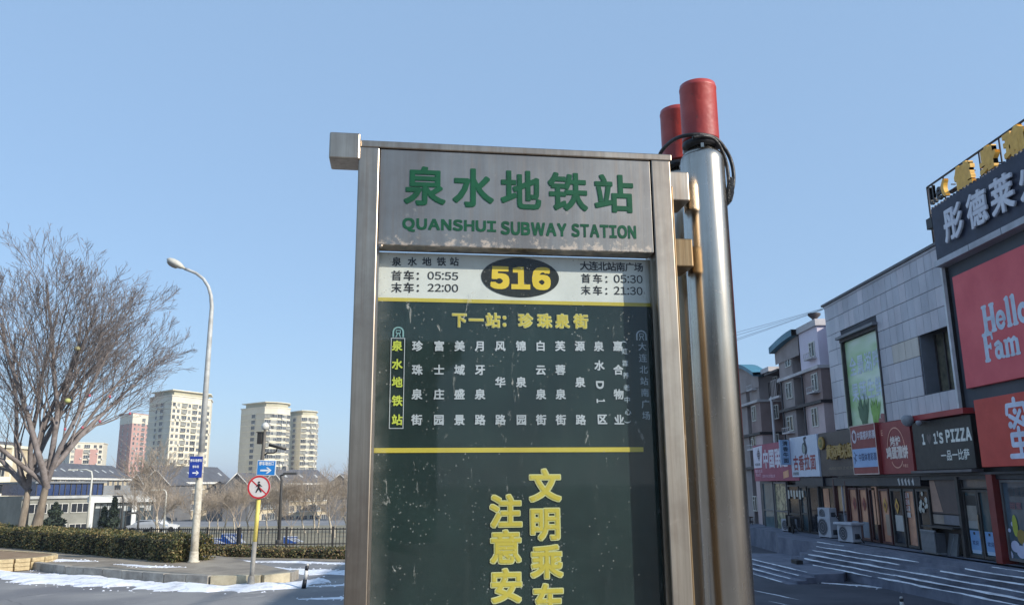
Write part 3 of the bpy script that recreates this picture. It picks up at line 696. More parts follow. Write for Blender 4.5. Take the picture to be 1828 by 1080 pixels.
def fitpx(mb,body,u0,v0,u1,v1,d,**k):
    a=lp(u0,(v0+v1)/2,d); b=lp(u1,(v0+v1)/2,d); t_=lp((u0+u1)/2,v0,d).z; bt=lp((u0+u1)/2,v1,d).z
    put(mb,body,(a.x,d,bt),rt,up,b.x-a.x,t_-bt,**k)
def cpx(mb,ch,u,v,size,d,**k):
    p=lp(u,v,d); put(mb,ch,(p.x-size/2,d,p.z-size/2),rt,up,size,size,fit=False,**k)
def lay(*steps):
    pass
# header lettering, each line one piece of print
mb=MB().use(GREEN)
for i,c_ in enumerate('泉水地铁站'):
    put(mb,c_,(-.229+i*.1176,.0030,3.157),rt,up,.101,.1005,bold=.029,big=True)
mb.build('station_name',sign)
mb=MB().use(GREEN); 
put(mb,'QUANSHUI',(-.231,.0030,3.0905),rt,up,.226,.0345,bold=.045,spacing=.98); put(mb,'SUBWAY',(.006,.0030,3.0905),rt,up,.163,.0345,bold=.045,spacing=.98); put(mb,'STATION',(.181,.0030,3.0905),rt,up,.164,.0345,bold=.045,spacing=.98)
mb.build('english_name',sign)
e=D-.0022
mb=MB().use(PK)
for c_,u in zip('泉水地铁站',(708,736,762,788,811)): cpx(mb,c_,u,467,.023,e,bold=.022)
for v,a,tx in ((492,'首','05:55'),(513.5,'末','22:00')):
    cpx(mb,a,708,v,.0265,e,bold=.012); cpx(mb,'车',730,v,.0265,e,bold=.02); cpx(mb,'：',751,v,.0265,e,bold=.02); fitpx(mb,tx,763.5,v-6.5,818,v+7.5,e,bold=.01)
mb.build('timetable_left',sign)
mb=MB().use(PK)
for i,c_ in enumerate('大连北站南广场'): cpx(mb,c_,1043.5+i*16.1,474.5+i*.45,.0245,e,bold=.02)
for v,a,tx in ((497,'首','05:30'),(518,'末','21:30')):
    cpx(mb,a,1046,v,.025,e,bold=.012); cpx(mb,'车',1067,v+.5,.025,e,bold=.02); cpx(mb,'：',1087,v+1,.025,e,bold=.02); fitpx(mb,tx,1096,v-6,1147,v+8.5,e,bold=.01)
mb.build('timetable_right',sign)
mb=MB().use(OV); a=lp(859,496,e); b=lp(998,496,e); t_=lp(929,460,e).z; bt=lp(929,531,e).z; cx=(a.x+b.x)/2; cz=(t_+bt)/2
mb.poly([(cx+(b.x-a.x)/2*math.cos(k*math.pi/24),e,cz+(t_-bt)/2*math.sin(k*math.pi/24)) for k in range(48)]); mb.build('route_oval',sign)
mb=MB().use(POR); fitpx(mb,'516',875,476,983,517,e-.0006,bold=.055,spacing=1.05); mb.build('route_number',sign)
for mat_,bold,dd in ((PEDGE,.075,0),(PYL,.034,.0006)):
    mb=MB().use(mat_)
    for c_,u in zip('下一站：珍珠泉街',(820,850,880,907,938,972,1004,1037)): cpx(mb,c_,u,571+(u-820)*.012,.036,e-dd,bold=bold*.85,big=True)
    mb.build('next_stop_edge' if bold>.05 else 'next_stop',sign)
    mb=MB().use(mat_)
    for c_,u,v in (('文',973,866),('明',973,934),('乘',976,1002),('车',979,1072),('注',903,912),('意',903,976),('安',904,1045)): cpx(mb,c_,u,v,.0755,e-dd,bold=bold*.78,big=True)
    mb.build('slogan_edge' if bold>.05 else 'slogan',sign)
c4=(617.5,660,703.5,749); c3=(617.5,682,749)
cols=[(745,'珍珠泉街'),(784,'富士庄园'),(820.5,'美域盛景'),(857,'月牙泉路'),(893,'风华路'),(930,'锦泉园'),(965,'白云泉街'),(1000,'芙蓉泉街'),(1035,'源泉路'),(1103,'嘉合物业')]
for u,s_ in cols:
    mb=MB().use(PT)
    for c_,v in zip(s_,c4 if len(s_)==4 else c3): cpx(mb,c_,u+(v-617)*.02*(u-850)/250*.9,v,.0255,e,bold=.028)
    mb.build('stop_name',sign)
mb=MB().use(PT)
cpx(mb,'泉',1069,618,.0255,e,bold=.028); cpx(mb,'水',1070,652,.0255,e,bold=.028); fitpx(mb,'D',1064,680,1078,694,e,bold=.03,rot=-math.pi/2); fitpx(mb,'1',1065,712,1080,719,e,bold=.03,rot=-math.pi/2); cpx(mb,'区',1075,748,.0255,e,bold=.028); mb.build('stop_name',sign)
mb=MB().use(PFAINT)
fitpx(mb,'(',1108,609,1119,613,e,bold=.0,rot=-math.pi/2)
for i,c_ in enumerate('虹霖养老中心'): cpx(mb,c_,1115+i*1.2,627+i*21.6,.0165,e,bold=.01)
fitpx(mb,')',1114,751,1126,755,e,bold=.0,rot=-math.pi/2)
mb.build('stop_name',sign)
mb=MB().use(PFAINT)
for i,c_ in enumerate('大连北站南广场'): cpx(mb,c_,1146.5+i*1.2,618.5+i*20.5,.0215,e,bold=.01)
mb.build('terminus_name',sign)
mb=MB().use(PG2)
for c_,v in zip('泉水地铁站',(617,650,682,715,749)): cpx(mb,c_,709,v,.0255,e,bold=.028)
mb.build('start_stop_name',sign)
def frame_rect(mb,u0,v0,u1,v1,th,d):
    a=lp(u0,v0,d); b=lp(u1,v1,d); x0,x1,z1,z0=a.x,b.x,a.z,b.z
    for q in ((x0,x1,z1-th,z1),(x0,x1,z0,z0+th),(x0,x0+th,z0+th,z1-th),(x1-th,x1,z0+th,z1-th)):
        mb.poly([(q[0],d,q[2]),(q[1],d,q[2]),(q[1],d,q[3]),(q[0],d,q[3])])
mb=MB().use(PT); frame_rect(mb,698,603,720,765,.0016,e); mb.build('start_stop_frame',sign)
def metro_icon(u,v,m,name):
    mb=MB().use(m); p=lp(u,v,e); s_=.0135
    pt=lambda x,z:(p.x+x*s_,e,p.z+z*s_)
    outer=[pt(math.cos(a)*1,.05+math.sin(a)*.95) for a in [math.pi*k/12 for k in range(13)]]; inner=[pt(math.cos(a)*.74,.05+math.sin(a)*.7) for a in [math.pi*k/12 for k in range(13)]]
    for i in range(12): mb.poly([outer[i],outer[i+1],inner[i+1],inner[i]])
    mb.poly([pt(.74,-.9),pt(1,-.9),pt(1,.05),pt(.74,.05)]); mb.poly([pt(-1,-.9),pt(-.74,-.9),pt(-.74,.05),pt(-1,.05)])
    for q in ((-.42,.42,.28,.4),(-.42,.42,-.22,-.1)): mb.poly([pt(q[0],q[2]),pt(q[1],q[2]),pt(q[1],q[3]),pt(q[0],q[3])])
    for x in (-.42,.3): mb.poly([pt(x,-.1),pt(x+.12,-.1),pt(x+.12,.28),pt(x,.28)])
    mb.poly([pt(-.5,-.9),pt(-.32,-.9),pt(-.05,-.22),pt(-.2,-.22)]); mb.poly([pt(.32,-.9),pt(.5,-.9),pt(.2,-.22),pt(.05,-.22)]); mb.build(name,sign)
metro_icon(711,593,TEAL,'metro_icon'); metro_icon(1145,599,PFAINT,'metro_icon')
# glass pane with road dirt on it
gm=bpy.data.materials.new('dirty_glass'); gm.use_nodes=True; t=gm.node_tree; t.nodes.remove(t.nodes['Principled BSDF']); out=t.nodes['Material Output']
tc=t.nodes.new('ShaderNodeTexCoord'); fr=t.nodes.new('ShaderNodeFresnel'); fr.inputs[0].default_value=1.5; gi=t.nodes.new('ShaderNodeNewGeometry'); io=t.nodes.new('ShaderNodeMath'); io.operation='MULTIPLY_ADD'; io.inputs[1].default_value=1/1.5-1.5; io.inputs[2].default_value=1.5; t.links.new(gi.outputs['Backfacing'],io.inputs[0]); t.links.new(io.outputs[0],fr.inputs[0])
tr=t.nodes.new('ShaderNodeBsdfTransparent'); gl=t.nodes.new('ShaderNodeBsdfGlossy'); gl.inputs['Roughness'].default_value=.03; df=t.nodes.new('ShaderNodeBsdfDiffuse'); df.inputs[0].default_value=lin((176,178,172))
m1=t.nodes.new('ShaderNodeMixShader'); m2=t.nodes.new('ShaderNodeMixShader')
frm=t.nodes.new('ShaderNodeMath'); frm.operation='MULTIPLY'; frm.inputs[1].default_value=1.0; t.links.new(fr.outputs[0],frm.inputs[0])
t.links.new(frm.outputs[0],m1.inputs[0]); t.links.new(tr.outputs[0],m1.inputs[1]); t.links.new(gl.outputs[0],m1.inputs[2])
def nz(s,d_,ro,stretch=None,dist=0):
    n=t.nodes.new('ShaderNodeTexNoise'); n.inputs['Scale'].default_value=s; n.inputs['Detail'].default_value=d_; n.inputs['Roughness'].default_value=ro; n.inputs['Distortion'].default_value=dist
    src=tc.outputs['Object']
    if stretch: mp=t.nodes.new('ShaderNodeMapping'); mp.inputs['Scale'].default_value=stretch; t.links.new(src,mp.inputs[0]); src=mp.outputs[0]
    t.links.new(src,n.inputs[0]); return n.outputs[0]
def rp(src,a,b_,hi,lo=0):
    r=t.nodes.new('ShaderNodeMapRange'); r.clamp=True; r.inputs[1].default_value=a; r.inputs[2].default_value=b_; r.inputs[3].default_value=lo; r.inputs[4].default_value=hi; t.links.new(src,r.inputs[0]); return r.outputs[0]
def op(a,b_,o='ADD'):
    n=t.nodes.new('ShaderNodeMath'); n.operation=o; n.use_clamp=True
    for k,s_ in ((0,a),(1,b_)):
        if isinstance(s_,float): n.inputs[k].default_value=s_
        else: t.links.new(s_,n.inputs[k])
    return n.outputs[0]
film=rp(nz(2.3,7,.65),.35,.75,.014,.001); streak=rp(nz(4,5,.7,(9,1,1.1)),.54,.74,.02)
vor=t.nodes.new('ShaderNodeTexVoronoi'); vor.inputs['Scale'].default_value=85; t.links.new(tc.outputs['Object'],vor.inputs[0]); spots_=op(rp(vor.outputs['Distance'],.20,.10,.42),rp(nz(9,5,.7),.47,.62,1.0),'MULTIPLY')
scr=op(rp(nz(22,5,.75,(1,1,.35),1.5),.635,.68,.55),rp(nz(5,2,.5),.45,.58,1.0),'MULTIPLY')
sep=t.nodes.new('ShaderNodeSeparateXYZ'); t.links.new(tc.outputs['Object'],sep.inputs[0])
edge=op(rp(sep.outputs[0],-.245,-.285,.16),rp(nz(30,6,.7),.3,.7,1.0,.2),'MULTIPLY')
fac=op(op(op(film,streak),op(spots_,scr)),edge)
t.links.new(fac,m2.inputs[0]); t.links.new(m1.outputs[0],m2.inputs[1]); t.links.new(df.outputs[0],m2.inputs[2]); t.links.new(m2.outputs[0],out.inputs[0])
MB().use(gm).poly([(-.2883,.047,.27),(.3903,.047,.27),(.3903,.047,3.0525),(-.2883,.047,3.0525)]).build('glass_pane',sign)
# thin bead round the glass
AL=metal_mat('bead_steel',(190,184,172),(160,152,142),.3,(140,128,116))
sp_('bead',AL,-.289,-.2845,.03,.046,.26,3.054,bevel=0); sp_('bead',AL,.3865,.391,.03,.046,.26,3.054,bevel=0)
# little hinge screw at the header's corner, brackets towards the poles
MB().use(STEEL).lathe([(.006,0),(.006,.004),(.003,.006)],(0,0,0),n=10,M=Matrix.Translation((-.281,.002,3.052))@Matrix.Rotation(math.pi/2,4,'X')).build('screw',sign)
sp_('side_rail',BRONZE,.4415,.452,.02,.04,0,3.24,bevel=.002); sp_('side_rail',BRONZE,.4415,.449,.05,.08,0,3.24,bevel=.002)
for z0,z1 in ((3.205,3.285),(3.03,3.105),(1.6,1.68)): sp_('bracket',BRONZE if z0<3.1 else STEEL,.442,.50,.03,.13,z0,z1,bevel=.004)
# ---------------------------------------------------------------- the two poles with red caps
RC=mat('red_enamel',(172,62,54),.48,scale=9,rgb2=(146,44,42),bump=.15,bscale=30,coat=.25)
def redcap_mat():
    m=RC; t=m.node_tree; b=t.nodes['Principled BSDF']; src=b.inputs['Base Color'].links[0].from_socket
    tc=t.nodes.new('ShaderNodeTexCoord'); n=t.nodes.new('ShaderNodeTexNoise'); n.inputs['Scale'].default_value=34; n.inputs['Detail'].default_value=5; t.links.new(tc.outputs['Object'],n.inputs[0])
    r=t.nodes.new('ShaderNodeMapRange'); r.inputs[1].default_value=.66; r.inputs[2].default_value=.70; t.links.new(n.outputs[0],r.inputs[0])
    x=t.nodes.new('ShaderNodeMix'); x.data_type='RGBA'; x.inputs[7].default_value=lin((120,60,56)); t.links.new(r.outputs[0],x.inputs[0]); t.links.new(src,x.inputs[6]); t.links.new(x.outputs[2],b.inputs['Base Color'])
redcap_mat()
RUB=mat('black_rubber',(34,34,38),.45,scale=20,rgb2=(22,22,24),bump=.2)
def pole(px,d,label):
    q=lp(px,300,d); w_=SB+SU*q.x-SN*d
    t=thing('steel_pole',label,'pole',(w_.x,w_.y,0),SA)
    MB().use(POLE).lathe([(.0585,0),(.0585,3.338),(.057,3.352),(.050,3.366),(.037,3.376),(.035,3.41)],n=48).build('shaft',t)
    MB().use(RUB).lathe([(.038,3.380),(.050,3.384),(.0505,3.398),(.038,3.401)],n=32).build('gasket',t)
    MB().use(RC).lathe([(.030,3.400),(.0490,3.403),(.0495,3.406),(.0495,3.552),(.0505,3.554),(.0505,3.558),(.0490,3.560),(.0485,3.567),(.043,3.570),(.040,3.567)],n=48).build('red_cap',t)
    for a in (.4,1.7,3.0,4.4): 
        M=Matrix.Rotation(a,4,'Z'); MB().use(POLE).box(.032,.050,-.004,.004,3.368,3.38,M).build('clip',t)
    return q
qa=pole(1254,.105,'nearer polished steel pole with a red cap at the right of the bus stop board')
qb=pole(1214,.262,'farther steel pole, mostly hidden, its red cap showing behind the nearer one')
cab=thing('cable','black cable wound round the red caps and hanging in a taped loop on the right','cable',SB,SA)
def C(u,v,d): return lp(u,v,d)
pts=[C(1176,284,.20),C(1180,272,.18),C(1192,258,.14),C(1208,247,.09),C(1230,241.5,.058),C(1255,241,.052),C(1276,247,.06),C(1290,260,.07),C(1303,282,.08),C(1309,306,.08),C(1309,330,.08),C(1304,348,.08),C(1299,362,.08),C(1292,372,.09)]
def smooth(pts,n=5):
    out=[]
    for i in range(len(pts)-1):
        p0=pts[max(0,i-1)];p1=pts[i];p2=pts[i+1];p3=pts[min(len(pts)-1,i+2)]
        for k in range(n):
            t=k/n; out.append(.5*((2*p1)+(p2-p0)*t+(2*p0-5*p1+4*p2-p3)*t*t+(3*p1-p0-3*p2+p3)*t**3))
    out.append(pts[-1]); return out
MB().use(RUB).tube(smooth(pts),.0052,10).build('cord',cab)
MB().use(RUB).tube(smooth([C(1236,246,.052),C(1256,243,.05),C(1276,250,.06),C(1288,268,.07),C(1296,290,.08),C(1300,315,.08),C(1301,345,.08),C(1299,358,.085)]),.0048,10).build('cord',cab)
MB().use(mat('tape',(44,46,50),.3,scale=60,rgb2=(26,28,30),bump=.8,bscale=200)).tube([C(1305,318,.08),C(1304,330,.08),C(1303,345,.08),C(1301,357,.08),C(1299,364,.08)],[.006,.0095,.011,.0095,.005],12).build('tape_wrap',cab)
# ================================================================ FAR BUILDINGS (left)
WG=mat('window_glass',(92,98,104),.18,scale=.05,rgb2=(52,58,66)); WG2=mat('window_glass_dark',(46,50,56),.15,scale=.05,rgb2=(34,38,44))
WFR=mat('window_frame_white',(208,206,198),.5,scale=1)
def win_mesh(w_,h,m,frame=None,mull=1,dep=.12):
    """window proud of its wall; x along the wall, -y outwards"""
    mb=MB()
    mb.use(m).box(-w_/2,w_/2,-dep*.4,.02,0,h)
    mb.use(frame or WFR)
    fw=.07
    mb.box(-w_/2-fw,w_/2+fw,-dep,.01,h,h+fw); mb.box(-w_/2-fw,w_/2+fw,-dep*1.6,.01,-fw,0)
    mb.box(-w_/2-fw,-w_/2,-dep,.01,0,h); mb.box(w_/2,w_/2+fw,-dep,.01,0,h)
    for i in range(mull): x=-w_/2+w_*(i+1)/(mull+1); mb.box(x-.035,x+.035,-dep*.8,-dep*.4,0,h)
    return mb.mesh('window')
def wall_frame(p0,p1):
    p0=Vector(p0);p1=Vector(p1); d=(p1-p0); return p0,d.normalized(),d.length,math.atan2(d.y,d.x)
def put_on(root,me,name,p0,p1,s,z,scale=None):
    a,d,L,ang=wall_frame(p0,p1); q=a+d*s
    o=link(name,me,root,(q.x,q.y,z)); o.rotation_euler=(0,0,ang)
    if scale: o.scale=scale
    return o
CREAM=mat('cream_render',(214,207,188),.9,scale=.12,rgb2=(198,190,170)); CREAMS=mat('beige_render',(176,172,150),.9,scale=.12,rgb2=(158,154,134)); GREYB=mat('grey_band',(138,138,124),.9,scale=.2)
def tower(label,foot,z0,z1,lit,dark,dcol,mats,fh=3.0,group=None,roofcap=True,seed=1,bal=(),slabm=None):
    """foot: footprint corners round the block, ccw; lit: list of walls (i, [(s,w,kind)]) with windows"""
    r=random.Random(seed); c=(sum(p[0] for p in foot)/len(foot),sum(p[1] for p in foot)/len(foot))
    t=thing('apartment_tower',label,'apartment tower',(c[0],c[1],z0),0,group); F=[(p[0]-c[0],p[1]-c[1]) for p in foot]; h=z1-z0
    MB().use(mats[0]).prism(F,0,h).build('wall',t)
    MB().use(mats[1]).prism([(x*1.02,y*1.02) for x,y in F],h*.0,h*.26).build('base_storeys',t)
    cap=MB().use(mats[0]).prism([(x*1.03,y*1.03) for x,y in F],h,h+.5); cap.build('cornice',t)
    WG3=mat('window_curtained',(150,150,142),.3,scale=.05,rgb2=(120,122,118))
    wm={'c':win_mesh(1.5,1.5,WG3),'C':win_mesh(3.0,1.7,WG3,mull=3,dep=.7),'w':win_mesh(1.5,1.5,WG),'b':win_mesh(3.0,1.7,WG,mull=2,dep=.5),'d':win_mesh(1.6,1.7,WG2,mull=1),'D':win_mesh(3.0,1.8,WG2,mull=2,dep=.3),'s':win_mesh(.8,1.2,WG2,mull=0)}
    acm=MB().use(mat('ac_white',(206,204,198),.6,scale=2)).box(-.45,.45,-.9,-.3,0,.7).mesh('air_conditioner')
    for i,colsx in lit:
        p0,p1=F[i],F[(i+1)%len(F)]; a,d,L,ang=wall_frame(p0,p1)
        n=int(h/fh)
        if slabm:
            sl_=MB().use(slabm); 
            for k in range(1,n+1): sl_.box(0.05,L-.05,-.22,.05,k*fh-.25,k*fh+.15)
            o=sl_.build('floor_bands',t); o['kind']='stuff'; o.location=(a.x,a.y,0); o.rotation_euler=(0,0,ang)
        for k in range(max(0,n-13),n):
            for s_,kind in colsx:
                kk=kind
                if kind=='w': kk=r.choice('wwwdcc')
                if kind=='b': kk=r.choice('bbDCC')
                put_on(t,wm[kk],'window',p0,p1,s_*L,k*fh+.85)
                if r.random()<(.45 if kind in 'dD' else .18): put_on(t,acm,'air_conditioner',p0,p1,s_*L+1.3,k*fh+.2)
    return t
def fp(u0,v,Y0,z=None): return atY(u0,v,Y0)
# three light towers; left flank in shade, right front sunlit
def tower_at(label,uL,uM,uR,YL,YM,YR,ztop,zb,seed,curved=False,mats=None,litc=None,slab=None,group=None,dcols=None):
    L_=atY(uL,780,YL); M_=atY(uM,780,YM); R_=atY(uR,780,YR)
    foot=[(L_.x,L_.y),(M_.x,M_.y)]
    if curved:
        n=5
        for k in range(1,n):
            t=k/n; x=M_.x+(R_.x-M_.x)*t; y=M_.y+(R_.y-M_.y)*t; b=math.sin(math.pi*t)*2.2
            d=Vector((R_.x-M_.x,R_.y-M_.y)).normalized(); foot.append((x+d.y*b,y-d.x*b))
    foot.append((R_.x,R_.y)); foot.append((R_.x-4,R_.y+14)); foot.append((L_.x+3,L_.y+10))
    nseg=5 if curved else 1
    lit=[(0,dcols or [(.55,'D')])]
    if curved:
        for k in range(1,6): lit.append((k,[(.5,'b')] if k%2 else [(.25,'w'),(.75,'w')]))
    else: lit.append((1,litc or [(.1,'w'),(.28,'w'),(.5,'b'),(.72,'w'),(.9,'b')]))
    return tower(label,foot,zb,ztop,lit,None,None,mats or (CREAM,CREAMS),seed=seed,slabm=slab,group=group),foot
CRS=mat('cream_slab',(226,218,192),.9,scale=.2)
t1,f1=tower_at('cream high-rise tower behind the tall street lamp, leftmost of the light towers',262,302,372,412,398,420,atY(302,706,398).z,-8,1,False,(CREAM,CREAM),[(.06,'w'),(.17,'w'),(.31,'b'),(.45,'w'),(.58,'b'),(.72,'w'),(.83,'w'),(.94,'w')],CRS,None,[(.35,'d'),(.6,'D')])
t2,f2=tower_at('cream round-topped high-rise left of the pair above the no pedestrians sign',428,470,516,445,432,444,atY(470,727,432).z,-8,2,True,(CREAM,CREAM),None,CRS)
t3,f3=tower_at('lower round-topped cream high-rise, right one of the pair beside the bus board',510,537,566,470,458,468,atY(537,742,458).z,-8,3,True,(CREAM,CREAM),None,CRS)
def crown_ring(t,foot,h,z,m,k=1.04,nm='roof_canopy'):
    c=(sum(p[0] for p in foot)/len(foot),sum(p[1] for p in foot)/len(foot)); F=[((p[0]-c[0])*k,(p[1]-c[1])*k) for p in foot]
    MB().use(m).prism(F,z,z+h).build(nm,t)
for t,f,dz in ((t1,f1,0),(t2,f2,0),(t3,f3,0)):
    zt=[o for o in t.children if o.name.startswith('wall')][0].bound_box[6][2]
    crown_ring(t,f,2.2,zt+.5,CREAMS,.86,'penthouse'); crown_ring(t,f,.4,zt+2.7,CRS,1.0)
PINK=mat('pink_render',(186,148,138),.9,scale=.15,rgb2=(170,132,122)); MAUVE=mat('mauve_render',(120,104,122),.9,scale=.15)
t4,f4=tower_at('reddish high-rise with a dark left flank partly hidden behind the leftmost cream tower',212,234,272,535,520,540,atY(234,738,520).z,-8,4,False,(PINK,CREAM),[(.12,'w'),(.3,'w'),(.5,'b'),(.72,'w'),(.9,'w')],None,None,[(.3,'d'),(.7,'d')])
# cream crown storeys and piers of the reddish tower
h=atY(234,738,520).z+8; c=(sum(p[0] for p in f4)/len(f4),sum(p[1] for p in f4)/len(f4))
MB().use(CREAM).prism([((x-c[0])*1.015,(y-c[1])*1.015) for x,y in f4],h-6,h).build('top_storeys',t4)
t5,f5=tower_at('far low pink and cream block seen between the bare tree and the reddish tower',112,128,186,500,488,500,atY(128,790,488).z,-8,5,False,(CREAM,CREAM),[(.08,'w'),(.25,'w'),(.5,'b'),(.75,'w'),(.92,'w')],None,None,[(.5,'w')])
p0=Vector((f5[1][0],f5[1][1]));c=Vector((sum(p[0] for p in f5)/len(f5),sum(p[1] for p in f5)/len(f5))); 
a,d,L,ang=wall_frame(p0-c,Vector((f5[2][0],f5[2][1]))-c)
mb=MB().use(PINK)
for s0,s1 in ((.14,.38),(.60,.84)): mb.box(s0*L,s1*L,-.3,.1,8,33)
o=mb.build('pink_panels',t5); o.location=(a.x,a.y,0); o.rotation_euler=(0,0,ang); o['kind']='stuff'
# ---------------------------------------------------------------- low pitched-roof rows
ROOF=mat('slate_roof',(92,94,100),.8,scale=.5,rgb2=(72,74,80)); RENDER=mat('row_render',(196,184,158),.9,scale=.3,rgb2=(170,156,130)); GABLE=mat('grey_gable',(112,112,112),.9,scale=.3,rgb2=(96,96,98)); TRIM=mat('white_trim',(226,224,216),.6,scale=1)
WR=win_mesh(1.5,1.5,WG,mull=1); WRB=win_mesh(2.6,1.7,WG,mull=2,dep=.4); WRD=win_mesh(1.5,1.6,WG2,mull=1)
SKYL=MB().use(mat('roof_window',(190,192,190),.3,scale=1)).box(-.45,.45,-.7,.7,0,.08).mesh('roof_window')
def row_block(label,p0,p1,zeave,zridge,zb,depth=11,nwin=8,floors=3,seed=0,dormer=True,gable_left=True,group=None):
    """block whose sunny front runs p0->p1 (left to right), ridge parallel to it"""
    r=random.Random(seed); p0=Vector(p0);p1=Vector(p1); d=(p1-p0).normalized(); L=(p1-p0).length; ang=math.atan2(d.y,d.x)
    t=thing('apartment_row',label,'apartment block',(p0.x,p0.y,zb),ang,group); he=zeave-zb; hr=zridge-zb
    MB().use(RENDER).box(0,L,0,depth,0,he).build('wall',t)
    g_=MB().use(GABLE)
    for x in (-.06,L+.06): MB().use(GABLE).poly([(x,-.02,0),(x,depth,0),(x,depth,he),(x,depth/2,hr),(x,-.02,he)]).build('gable_wall',t)
    rf=MB().use(ROOF); ov=.7; k=(hr-he)/(depth/2)
    rf.poly([(-ov,-ov,he-k*ov+.15),(L+ov,-ov,he-k*ov+.15),(L+ov,depth/2,hr+.15),(-ov,depth/2,hr+.15)]); rf.poly([(-ov,depth/2,hr+.15),(L+ov,depth/2,hr+.15),(L+ov,depth+ov,he-k*ov+.15),(-ov,depth+ov,he-k*ov+.15)])
    for s_ in (-1,1): rf.poly([(-ov if s_<0 else L+ov,-ov,he-k*ov-.1),(-ov if s_<0 else L+ov,depth/2,hr-.1),(-ov if s_<0 else L+ov,depth/2,hr+.15),(-ov if s_<0 else L+ov,-ov,he-k*ov+.15)])
    rf=rf.build('roof',t)
    MB().use(TRIM).box(-ov,L+ov,-ov-.06,-ov+.2,he-k*ov-.35,he-k*ov+.16).build('eaves',t)
    sl_=math.atan2(hr-he,depth/2)
    n=max(2,int(L/5))
    for i in range(n):
        if r.random()<.8:
            o=link('roof_window',SKYL,rf); yy=depth*.22; o.location=((i+.5)*L/n,yy,he+(hr-he)*yy/(depth/2)+.18); o.rotation_euler=(sl_,0,0)
    fh=2.9
    for f in range(floors):
        z=he-1.9-(f*fh)-.4
        for i in range(nwin):
            me=r.choice([WR,WR,WRB,WRD]); o=link('window',me,t); o.location=((i+.5)*L/nwin,0,z)
    bs=MB().use(TRIM)
    for f in range(floors): bs.box(0,L,-.25,0,he-2.55-f*fh,he-2.4-f*fh)
    bs=bs.build('floor_bands',t); bs['kind']='stuff'
    MB().use(mat('chimney',(150,146,138),.9,scale=1)).box(L*.3,L*.3+.9,depth*.45,depth*.6,hr-.6,hr+1.1).build('chimney',t)
    return t
GA='far low apartment rows with grey pitched roofs'
def P2(u,v,Y): q=atY(u,v,Y); return (q.x,q.y)
zb=-7
def YZ(u,v,Y): return atY(u,v,Y).z
row_block('long slate-roofed row behind the blue glass building left of the lamp post',P2(68,850,205),P2(232,850,262),YZ(150,851,230),YZ(150,832,236)+.6,zb,12,16,3,1,group=None)
row_block('slate-roofed row with white eaves directly behind the tall lamp post',P2(300,860,232),P2(412,860,262),YZ(350,858,245),YZ(350,836,250)+.5,zb,11,9,3,2)
row_block('slate-roofed block with a pale front right of the no pedestrians sign',P2(505,862,236),P2(586,862,250),YZ(545,860,243),YZ(545,842,248)+.5,zb,11,7,4,3)
row_block('low pale block partly behind the round no pedestrians sign',P2(418,880,215),P2(490,880,228),YZ(450,872,220),YZ(450,862,224)+.4,zb,9,6,3,4)
def gable_block(label,u0,u1,upk,veave,vpk,Y,dp=26):
    a=atY(u0,veave,Y); b=atY(u1,veave,Y); pk=atY(upk,vpk,Y); t=thing('gable_end_house',label,'apartment block',(a.x,Y,zb)); W=b.x-a.x; he=a.z-zb; hp=pk.z-zb; xp=W/2
    mb=MB().use(GABLE); mb.poly([(0,0,0),(W,0,0),(W,0,he),(xp,0,hp),(0,0,he)]); mb.poly([(0,0,0),(0,0,he),(0,dp,he),(0,dp,0)]); mb.poly([(W,0,0),(W,dp,0),(W,dp,he),(W,0,he)]); mb.build('wall',t)
    rf=MB().use(ROOF); o=.5
    for s0,xa,xb in ((1,-o,xp),(2,W+o,xp)):
        za=he-(hp-he)/xp*o
        P=[(xa,-o,za+.1),(xb,-o,hp+.1),(xb,dp,hp+.1),(xa,dp,za+.1)]
        rf.poly(P if s0==2 else P[::-1]); Q=[(xa,-o,za-.25),(xb,-o,hp-.25),(xb,-o,hp+.1),(xa,-o,za+.1)]; rf.poly(Q)
    rf.build('roof',t)
    MB().use(TRIM).tube([(-o,-o-.05,he-(hp-he)/xp*o),(xp,-o-.05,hp)],.12,4).build('verge_board',t); MB().use(TRIM).tube([(xp,-o-.05,hp),(W+o,-o-.05,he-(hp-he)/xp*o)],.12,4).build('verge_board',t)
    w_=MB().use(WG2).box(xp-.3,xp+.3,-.08,0,he-.6,he+.8).build('window',t); 
    return t
gable_block('grey gable end under a slate roof between the leftmost cream tower and the lamp post',232,256,244,862,846,222)
gable_block('taller grey gable end just left of the tall lamp post',252,303,278,864,838,226)
gable_block('grey gable end left of the bright blue arrow sign',400,446,424,868,844,214)
gable_block('grey gable end behind the round no pedestrians sign',468,508,478,866,842,232)
gable_block('grey gable end at the left edge of the bus board',585,628,612,864,846,212)
